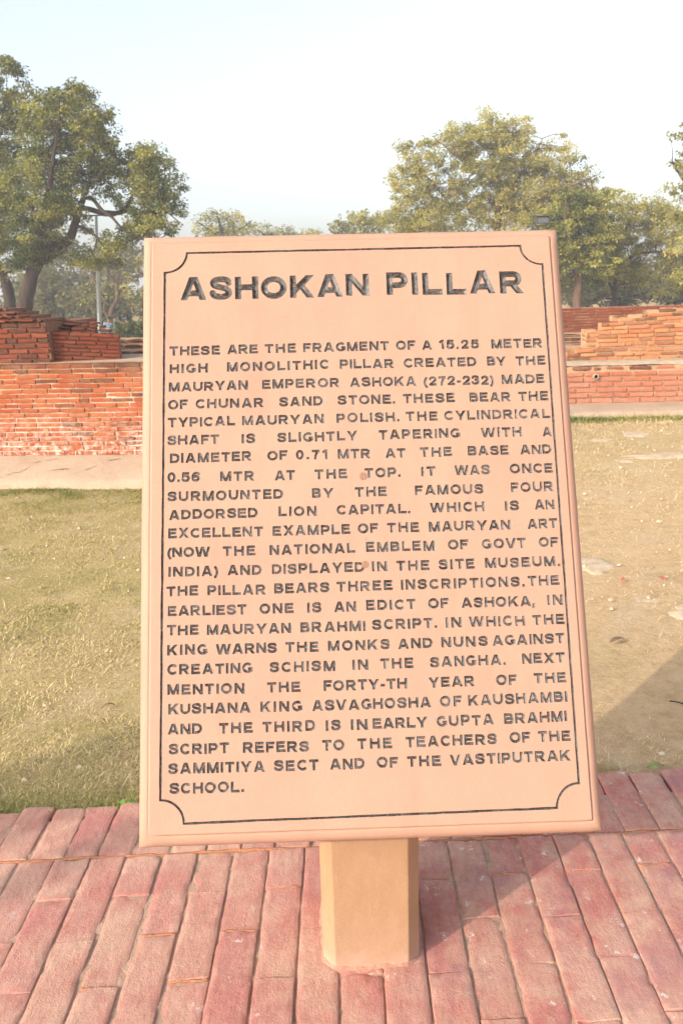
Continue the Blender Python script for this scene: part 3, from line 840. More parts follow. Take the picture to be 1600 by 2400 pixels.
def brick_block(acc, c, dirx, nrm, L, D, h, e=.012, rough=.006, tilt=0.0, **att):
    """one walling brick: centre of its front face c, length L along dirx, depth D behind, height h"""
    v = CT_V * [L, D, h]
    # round the edges: pull points near an edge inwards
    half = np.array([L, D, h]) / 2
    dist = half - np.abs(v)
    cnt = (dist < .035 * np.array([L, D, h]) + 1e-9)
    pull = e * (cnt.sum(1) >= 2)
    v = v - np.sign(v) * pull[:, None] * cnt * .55
    seed = rng.random(3) * 50
    v = v + rough * (np.column_stack([vnoise(v + seed + k * 13, 22, 2) for k in range(3)]) - .5) * 2
    if tilt: v[:, 2] += tilt * v[:, 0]
    up_ = np.array([0, 0, 1.0])
    w = c + v[:, :1] * dirx - (v[:, 1:2] + D / 2) * nrm + v[:, 2:3] * up_
    acc.add(w, CT_F, 0, True, **att)

def brick_wall(acc, A, B, z0, courses, L, th, top=None, salt=0.0, stain=None, gap=.008, e=.005, rough=.0045, batter=0.0, tilt=0.0, ends=(True, True), depth=.13, lenjit=.06, proud=.006, core_mat=1, recess=.020):
    """a run of brickwork from A to B (x, y); its face looks to the right of A->B turned clockwise, i.e. towards the camera
    when A is left of B. courses: list of heights. top(s) gives the height where the wall ends at distance s."""
    A = np.array([A[0], A[1], 0.0]); B = np.array([B[0], B[1], 0.0])
    d = B - A; W = np.linalg.norm(d); d /= W; nrm = np.array([d[1], -d[0], 0.0])
    z = z0
    for k, h in enumerate(courses):
        s = -rng.random() * L
        while s < W:
            ln = L * (1 + rng.normal(0, lenjit)) * (1 if rng.random() > .12 else .55)
            a, b = max(s, 0), min(s + ln, W)
            if b - a > .03:
                mid = (a + b) / 2
                zt = top(mid) if top else 1e9
                if z + h * .6 < zt:
                    st = stain(mid, z, k, len(courses)) if stain else 0
                    c = A + d * mid - nrm * (batter * (z - z0)) + nrm * rng.normal(0, proud * .5) + np.array([0, 0, z + h / 2 + tilt * mid])
                    brick_block(acc, c, d, nrm, b - a - gap * (1 + rng.normal(0, .25)), depth, h - gap * (1 + rng.normal(0, .2)), e, rough, tilt + rng.normal(0, .006), stain=st, salt=max(0, salt * (1 - (z - z0) / .42)))
            s += ln
        if ends[0] and (top is None or z + h * .6 < top(.02)):
            w_ = min(th, .30)
            brick_block(acc, A - d * .004 - nrm * (w_ / 2 + .004) + np.array([0, 0, z + h / 2]), nrm, -d, w_ - .006, .06, h - gap, e, rough, 0, stain=stain(0, z, k, len(courses)) if stain else 0)
        z += h
    # the mortar and rubble core, in slices that follow the top
    ns = max(1, int(W / (L * .5)))
    for i in range(ns):
        a, b = W * i / ns, W * (i + 1) / ns
        mid = (a + b) / 2
        zt = min(sum(courses) + z0, z0 + math.floor(((top(mid) if top else 1e9) - z0 + courses[0] * .4) / courses[0]) * courses[0] if top else 1e9) - .010 + tilt * mid
        if zt <= z0 + .02: continue
        q = []
        for zz in (z0 - .05, zt):
            for (s_, back) in ((a, recess), (b, recess), (b, th), (a, th)):
                bb = back + batter * max(0, zz - z0) if back < .06 else back
                q.append(A + d * s_ - nrm * bb + np.array([0, 0, zz + rng.normal(0, .002)]))
        fc = [(0, 1, 5, 4), (2, 3, 7, 6), (4, 5, 6, 7)]
        if i == 0: fc.append((3, 0, 4, 7))
        if i == ns - 1: fc.append((1, 2, 6, 5))
        acc.add(q, fc, core_mat, stain=.3, salt=[max(0, salt * (1 - (w_[2] - z0) / .42)) if salt else 0 for w_ in q])

def wall_thing(name, label, loc, build, mats, group=None):
    a = Acc(); build(a)
    return a.build(name, mats, origin=loc, label=label, cat='wall', group=group)

n_lo = 19
def st_low(s, z, k, n):
    base = .9 if k >= n - 1 else (.55 if k == n - 2 else (.22 if k >= n - 4 else .06))
    return min(1, (.55 + .45 * rng.random()) if rng.random() < base else .08 * rng.random())
def low_left(a):
    brick_wall(a, (-8.2, 7.99), (.15, 7.20), .15, [.0435] * n_lo, .205, .30, salt=1.15, stain=st_low, gap=.0072, e=.0035, rough=.0045, lenjit=.09, proud=.006, recess=.010)
    brick_wall(a, (.15, 7.24), (.15, 10.15), .15, [.0435] * n_lo, .205, .30, salt=.5, stain=st_low)
    # trodden earth on top of the lower terrace, between this wall and the one behind it
    v = [(-8.2, 8.1, .965), (.1, 7.31, .965), (.1, 9.7, .965), (-8.2, 9.9, .965)]
    a.add(v, [(0, 1, 2, 3)], 2)
wall_thing('brick_wall', 'long low red brick wall with white salt bloom along its foot, left of the sign', (-3.5, 7.5, 0.0), low_left, [M_BRICK, M_MORTAR, M_CONC])

def st_up(s, z, k, n):
    return min(1, (.6 + .4 * rng.random()) if rng.random() < (.8 if k >= n - 2 else .34) else .2 * rng.random())
def up_left(a):
    # the main face, then the ragged courses stepping back on top
    brick_wall(a, (-8.2, 8.30), (-2.70, 7.76), .955, [.0465] * 8, .19, 1.2, stain=st_up, gap=.008, e=.005, rough=.005)
    prof_ = [(5.85, .065), (5.55, .13), (5.0, .17)]
    z = .955 + .0465 * 8
    for q, (wd, h) in enumerate(((5.44, .036), (5.30, .034), (5.16, .034), (5.02, .032))):
        off = .03 + .055 * q
        brick_wall(a, (-8.2, 8.30 + off), (-8.2 + wd, 8.30 - .54 * wd / 5.5 + off), z, [h], .20, .5, stain=lambda s, z, k, n: .45 + .55 * rng.random() if rng.random() < .8 else .15, gap=.012, e=.010, rough=.014, proud=.03, lenjit=.3, depth=.3, recess=.06)
        z += h
wall_thing('brick_wall', 'old reddish brick wall with black patches and crumbling top, standing on the low wall at left', (-4.5, 8.0, .95), up_left, [M_BRICK_OLD, M_MORTAR_DARK])
def up_right(a):
    A, B = (-2.70, 7.83), (-2.10, 7.95)
    tp = lambda s: 1.305 - .17 * (s / .6)
    brick_wall(a, A, B, .955, [.036] * 8, .19, .16, top=lambda s: 1.245, stain=lambda s, z, k, n: .5 * rng.random() if rng.random() < .25 else .05, gap=.005, e=.006, rough=.004, tilt=-.085)
    z = .955 + .036 * 8
    for q, (wd, h) in enumerate(((.57, .034), (.50, .034), (.43, .030), (.36, .026))):
        off = .05 + .08 * q
        brick_wall(a, (A[0] - .12, A[1] + off), (A[0] + wd, A[1] + off + .11), z, [h], .17, .14, stain=lambda s, z, k, n: .5 + .5 * rng.random() if rng.random() < .7 else .2, gap=.010, e=.010, rough=.013, proud=.02, lenjit=.3, tilt=-.12, depth=.2)
        z += h - .004
wall_thing('brick_wall', 'reddish brick wall end sloping down to the right with dark loose bricks on top', (-2.4, 7.9, .95), up_right, [M_BRICK_OLD, M_MORTAR_DARK])
def far_steps(a):
    for (y, n, x0, x1) in ((8.55, 1, -2.6, -.2), (8.95, 2, -2.7, -.3), (9.35, 3, -2.8, -.4)):
        brick_wall(a, (x0, y), (x1, y), .962, [.034] * n, .20, .42, stain=lambda s, z, k, n: .4 + .6 * rng.random() if (k >= n - 1 or rng.random() < .3) else .1, gap=.011, e=.012, rough=.012, proud=.02)
wall_thing('brick_wall', 'low stepped courses of worn brown bricks below the hedge, left of the sign', (-1.6, 8.9, .96), far_steps, [M_BRICK_OLD, M_MORTAR])

# ---- right hand side
def low_right(a):
    brick_wall(a, (1.17, 10.52), (9.5, 10.02), .06, [.066] * 6, .30, .30, salt=.25, stain=lambda s, z, k, n: .12 * rng.random(), gap=.010, e=.006, rough=.006, lenjit=.12)
    brick_wall(a, (1.17, 10.51), (9.5, 10.01), .06 + .396, [.070], .32, .32, stain=lambda s, z, k, n: .5 + .5 * rng.random() if rng.random() < .6 else .1, gap=.013, e=.016, rough=.015, proud=.02, lenjit=.2)
    # rounded earth and lime lip on top
    g = np.linspace(0, 8.3, 60); vv = []; ff = []
    for i, s in enumerate(g):
        bx, by = 1.17 + s, 10.52 - .06 * s
        for (o_, z) in ((.01, .527), (.06, .552), (.2, .562), (.5, .545)): vv.append((bx, by + o_ + rng.normal(0, .006), z + rng.normal(0, .005)))
    for i in range(len(g) - 1):
        for j in range(3): ff.append((i * 4 + j, (i + 1) * 4 + j, (i + 1) * 4 + j + 1, i * 4 + j + 1))
    a.add(vv, ff, 2, True)
lr = wall_thing('brick_wall', 'knee high orange brick wall with a drain hole, right of the sign', (5.0, 10.3, .0), low_right, [M_BRICK_DUSTY, M_MORTAR, mortar('earth_lip', (.46, .34, .23), 9)])
pipe = Acc()
n = 20; c0 = np.array([3.105, 10.40 - .0, .395]); vv = []
for (y, r) in ((.10, .024), (-.028, .024), (-.028, .034), (.10, .034)):
    vv += [c0 + np.array([r * math.cos(2 * math.pi * i / n), y, r * math.sin(2 * math.pi * i / n)]) for i in range(n)]
pipe.add(vv, [(k * n + i, k * n + (i + 1) % n, (k + 1) * n + (i + 1) % n, (k + 1) * n + i) for k in range(3) for i in range(n)])
pipe.add([c0 + np.array([.024 * math.cos(2 * math.pi * i / n), -.012, .024 * math.sin(2 * math.pi * i / n)]) for i in range(n)], [tuple(range(n))], 1)  # near-black disc closing the pipe, the shade inside put into its colour
pipe.build('drain_hole', [mortar('drain_collar', (.42, .36, .28)), plain('painted_hole_shade', (.012, .011, .01), 1, 0)], lr)

def terrace(a):
    a.add([(1.16, 10.7, .47), (9.5, 10.2, .47), (40, 10.2, .47), (40, 24, .47), (1.16, 24, .47)], [(0, 1, 2, 3, 4)])
ta = Acc(); terrace(ta)
ta.build('terrace', M_LAWN, origin=(5, 15, 0), kind='structure', label='raised ground behind the right brick wall', cat='ground')

pale_st = lambda s, z, k, n: (.4 + .4 * rng.random()) if rng.random() < .22 else .1 * rng.random()
def stepped_right(a):
    brick_wall(a, (3.02, 11.50), (9.5, 11.30), .47, [.062, .060, .055], .24, .8, stain=lambda s, z, k, n: .3 + .5 * rng.random() if rng.random() < .45 else .1, gap=.010, e=.008, rough=.009, proud=.012)
    # two tiers of the wall above the plinth, its top rising to the right
    brick_wall(a, (3.50, 11.73), (9.5, 11.55), .642, [.056] * 4, .25, .16, stain=pale_st, gap=.008, e=.006, rough=.007, lenjit=.25, proud=.008, tilt=.012)
    tp = lambda s: .95 + .10 * min(1, s / .5) + .10 * min(1, max(0, s - .3) / .9)
    brick_wall(a, (3.56, 11.80), (9.5, 11.62), .642 + .224, [.052] * 7, .24, .15, top=lambda s: tp(s) + (.02 if (s * 7) % 1 > .5 else 0), stain=lambda s, z, k, n: (.5 + .5 * rng.random()) if (z > 1.02 and rng.random() < .6) else pale_st(s, z, k, n), gap=.008, e=.007, rough=.008, lenjit=.3, proud=.010, tilt=.012)
    brick_wall(a, (3.36, 11.78), (3.52, 11.77), .642, [.060] * 4, .17, .35, stain=pale_st, gap=.010, e=.012, rough=.012)
    for q, (x0, h) in enumerate(((3.75, .034), (4.3, .036), (4.5, .04))):
        brick_wall(a, (x0, 11.92 + .06 * q), (9.5, 11.72 + .06 * q), 1.03 + .038 * q, [h], .2, .16, stain=lambda s, z, k, n: .5 + .5 * rng.random() if rng.random() < .75 else .2, gap=.012, e=.012, rough=.016, proud=.03, lenjit=.35, depth=.2)
wall_thing('brick_wall', 'stepped ruin of pale orange bricks with broken top, right of the sign', (5.5, 11.6, .47), stepped_right, [M_BRICK_PALE, M_MORTAR, M_CONC])
def mid_steps(a):
    for (y, z1, x1) in ((13.6, .58, 4.1), (14.0, .62, 4.12), (14.4, .66, 4.15)):
        brick_wall(a, (1.4, y), (x1, y), z1 - .112, [.028] * 4, .30, .5, stain=lambda s, z, k, n: .55 + .45 * rng.random(), gap=.010, e=.008, rough=.010, proud=.02)
wall_thing('brick_steps', 'low dark brick steps between the pale stepped ruin and the far red wall', (3.0, 14, .47), mid_steps, [M_BRICK_OLD, M_MORTAR])
def back_right(a):
    brick_wall(a, (1.0, 16.2), (10.5, 15.9), .40, [.052] * 12, .26, .5, stain=lambda s, z, k, n: .15 + .3 * rng.random() if k < n - 2 else .05, gap=.006, e=.006, rough=.008)
wall_thing('brick_wall', 'far straight dusty red brick wall under the trees at right', (5, 16, .40), back_right, [M_BRICK_OLD, M_MORTAR])

# ---- concrete aprons at the foot of the walls
def apron(name, label, A, B, wd, z_back, h_front, kind='structure', cracks=()):
    a = Acc()
    A = np.array(A); B = np.array(B); d = B - A; W = np.linalg.norm(d); d /= W; nr = np.array([d[1], -d[0]])
    n = int(W / .06); vv = []; rowsn = 9
    for i in range(n + 1):
        s = W * i / n
        for j in range(rowsn):
            t = j / (rowsn - 2) if j < rowsn - 1 else 1.0
            o_ = wd * t
            wv = .03 * (vnoise([[s, 3.3, 1]], 1.4, 3)[0] - .5) * 2 * (t > .95)
            p = A + d * s + nr * (o_ + wv)
            z = z_back + (h_front - z_back) * t ** 1.3 + .012 * (vnoise([[p[0], p[1], 2]], 3.5, 3)[0] - .5)
            if j == rowsn - 2: z -= .012
            if j == rowsn - 1: z = LAWN_Z - .03; p = p + nr * .015
            vv.append((p[0], p[1], z))
    ff = [(i * rowsn + j, i * rowsn + j + 1, (i + 1) * rowsn + j + 1, (i + 1) * rowsn + j) for i in range(n) for j in range(rowsn - 1)]
    a.add(vv, ff, 0, True)
    for path in cracks:
        p = smooth_path(path, 5)
        tz = []
        for q in p:
            s = (np.array(q[:2]) - A) @ d; o_ = (np.array(q[:2]) - A) @ nr; t = min(1, max(0, o_ / wd))
            tz.append(z_back + (h_front - z_back) * t ** 1.3 + .012 * (vnoise([[q[0], q[1], 2]], 3.5, 3)[0] - .5) + .001)
        w = np.array([.007 * (.4 + random.random()) * (1 - .6 * abs(2 * i / len(p) - 1)) for i in range(len(p))])
        jit = rng.normal(0, .008, (len(p), 2))
        vv = []
        for q, z, ww, jj in zip(p, tz, w, jit): vv += [(q[0] + jj[0], q[1] + jj[1] - ww, z), (q[0] + jj[0], q[1] + jj[1] + ww, z + .002)]
        a.add(vv, [(2 * i, 2 * i + 2, 2 * i + 3, 2 * i + 1) for i in range(len(p) - 1)], 1)
    return a.build(name, [M_CONC, M_CRACK], origin=(0, 0, 0), kind=kind, label=label, cat='apron')
apron('concrete_apron', 'cracked pale concrete apron at the foot of the left wall', (-8.2, 8.02), (.2, 7.225), .56, .155, .02,
      cracks=[[(-3.06, 6.98), (-2.98, 7.10), (-2.86, 7.16), (-2.80, 7.30), (-2.62, 7.38)], [(-2.30, 7.10), (-2.22, 7.16), (-2.16, 7.26), (-2.02, 7.32)], [(-3.06, 6.98), (-3.03, 6.92)], [(-2.62, 7.12), (-2.5, 7.15), (-2.42, 7.14)]])
apron('concrete_apron', 'narrow pale concrete apron at the foot of the right wall', (1.2, 10.55), (9.5, 10.05), .62, .065, .03)
# ================================================================== TREES
def leaf_material(name, dark, mid, light, trans=.35):
    M = Mat(name, .6, .25)
    t = M.attr('tint')
    c = M.ramp(t, [(0.0, dark), (.5, mid), (1.0, light)])
    M.color(c)
    tr = M.node('ShaderNodeBsdfTranslucent'); M.link(c, tr.inputs['Color'])
    mx = M.node('ShaderNodeMixShader'); mx.inputs[0].default_value = trans
    out = M.t.nodes['Material Output']
    M.link(M.bsdf.outputs[0], mx.inputs[1]); M.link(tr.outputs[0], mx.inputs[2]); M.link(mx.outputs[0], out.inputs['Surface'])
    return M.m
def bark(name, c):
    M = Mat(name, .95, .1)
    n = M.noise(7, 6, .7, vec=M.mapped((1, 1, .25)))
    M.color(M.ramp(n, [(.3, tuple(x * .5 for x in c)), (.55, c), (.8, tuple(x * 1.5 for x in c))]))
    M.bump(n, .8, .05)
    return M.m
M_BARK = bark('grey_brown_bark', (.060, .043, .033)); M_BARK_WARM = bark('warm_brown_bark', (.15, .095, .062))
M_LEAF = leaf_material('neem_leaf', (.050, .066, .016), (.165, .180, .036), (.40, .36, .08), .3)
M_LEAF_DRY = leaf_material('yellowing_leaf', (.17, .165, .042), (.36, .335, .085), (.56, .48, .15), .45)
M_LEAF_GREY = leaf_material('dusty_leaf', (0.089, 0.093, 0.033), (0.173, 0.162, 0.056), (0.262, 0.228, 0.078))
M_HEDGE = leaf_material('hedge_leaf', (0.048, 0.071, 0.018), (0.120, 0.150, 0.033), (0.256, 0.237, 0.060))

def leaf_cloud(centers, spread, counts, size, tints, flat=.6, r=rng):
    """quads for leaf sprays: each cluster is a small drooping tuft"""
    cs = np.repeat(np.asarray(centers), counts, 0); n = len(cs)
    sp = np.repeat(np.asarray(spread), counts); tn = np.repeat(np.asarray(tints), counts)
    d = r.normal(size=(n, 3)); d /= np.linalg.norm(d, axis=1)[:, None]
    rad = sp * r.random(n) ** .45
    off = d * rad[:, None] * [1, 1, flat]
    p = cs + off
    ax = d * [1, 1, .5] + r.normal(0, .35, (n, 3)) + [0, 0, -.35]; ax /= np.linalg.norm(ax, axis=1)[:, None]
    sd = np.cross(ax, r.normal(size=(n, 3))); sd /= np.linalg.norm(sd, axis=1)[:, None] + 1e-9
    L = size * (.65 + .7 * r.random(n)); Wd = L * (.20 + .14 * r.random(n))
    a = p - ax * L[:, None] * .5; b = p + ax * L[:, None] * .5
    m1 = p + sd * Wd[:, None]; m2 = p - sd * Wd[:, None]
    v = np.stack([a, m1, b, m2], 1).reshape(-1, 3)
    f = np.arange(4 * n).reshape(-1, 4)
    t = np.clip(tn + r.normal(0, .14, n), 0, 1)
    return v, f, np.repeat(t, 4)

def build_tree(name, label, cat, loc, limbs, blobs, dens=1.0, leaf=M_LEAF, barkm=M_BARK, size=.10, depth=.8, cl=60, spread=.27, twigs=True, group=None, tint0=.42, swing=.9):
    """limbs: paths (x, z, radius) in the tree's own frame, swung out in depth; blobs: (x, z, rx, rz) masses of the crown"""
    root = thing(name, label, cat, (loc[0], loc[1], LAWN_Z), group)
    O = np.array(root.location)
    wood = Acc(); joints = []
    main = None
    for li, l in enumerate(limbs):
        l = np.array(l, float)
        yy = np.zeros(len(l))
        if li > 0:
            j = np.argmin([math.hypot(q[0] - l[0, 0], q[2] - l[0, 1]) for q in joints])
            y0 = joints[j][1]
            run = np.concatenate([[0], np.cumsum(np.hypot(*np.diff(l[:, :2], axis=0).T))])
            yy = y0 + (random.uniform(-swing, swing)) * run * .6
        path = smooth_path(np.column_stack([l[:, 0], yy, l[:, 1], l[:, 2]]), 4)
        path[:, :3] += .035 * (np.column_stack([vnoise(path[:, :3] + 7 * k, 1.8, 2) for k in range(3)]) - .5) * 2 * (path[:, 3:4] < .15)
        v, f = tube_vf(path[:, :3], np.maximum(path[:, 3], .010), 9 if path[0, 3] > .1 else 6, wob=.12)
        wood.add(np.array(v) + O, f, 0, True)
        joints.extend([tuple(q[:3]) for q in path])
    J = np.array(joints); J = J[len(J) // 12:]
    used = {}
    cen, spr, cnt, tin = [], [], [], []
    for (bx, bz, rx, rz) in blobs:
        ry = .5 * (rx + rz) * depth + .25
        nk = max(5, int(dens * 13 * (rx * rz + rz * ry + rx * ry)))
        by = random.uniform(-.35, .35) * ry
        sub = rng.normal(size=(nk, 3)); sub /= np.linalg.norm(sub, axis=1)[:, None]
        rad = rng.random(nk) ** .38
        c = np.array([bx, by, bz]) + sub * rad[:, None] * [rx, ry, rz]
        tb = tint0 + .16 * rng.normal()
        for q in c:
            h = (q[2] - bz) / rz
            cen.append(q); spr.append(spread * (.55 + .8 * random.random())); cnt.append(int(cl * (.5 + random.random())))
            tin.append(min(1, max(0, tb + .22 * rng.normal())))
        if twigs:
            for q in c[:: 3]:
                k = np.argmin(((J - q) ** 2).sum(1) + .6 * np.maximum(0, J[:, 2] - q[2] + .2)); s = J[k]
                if used.get(k, 0) >= 3: continue
                used[k] = used.get(k, 0) + 1
                if np.linalg.norm(q - s) > 2.6: continue
                midp = (s + q) / 2 + rng.normal(0, .12, 3) - [0, 0, .08]
                path = smooth_path([s, midp, q], 3)
                v, f = tube_vf(path, np.linspace(.018, .006, len(path)), 4, cap=False)
                wood.add(np.array(v) + O, f, 0, True)
    wood.build('trunk', barkm, root)
    v, f, t = leaf_cloud(np.array(cen), spr, cnt, size, tin)
    add_obj('crown', mesh_from('crown', v, f, [leaf], att={'tint': t}), root)
    return root

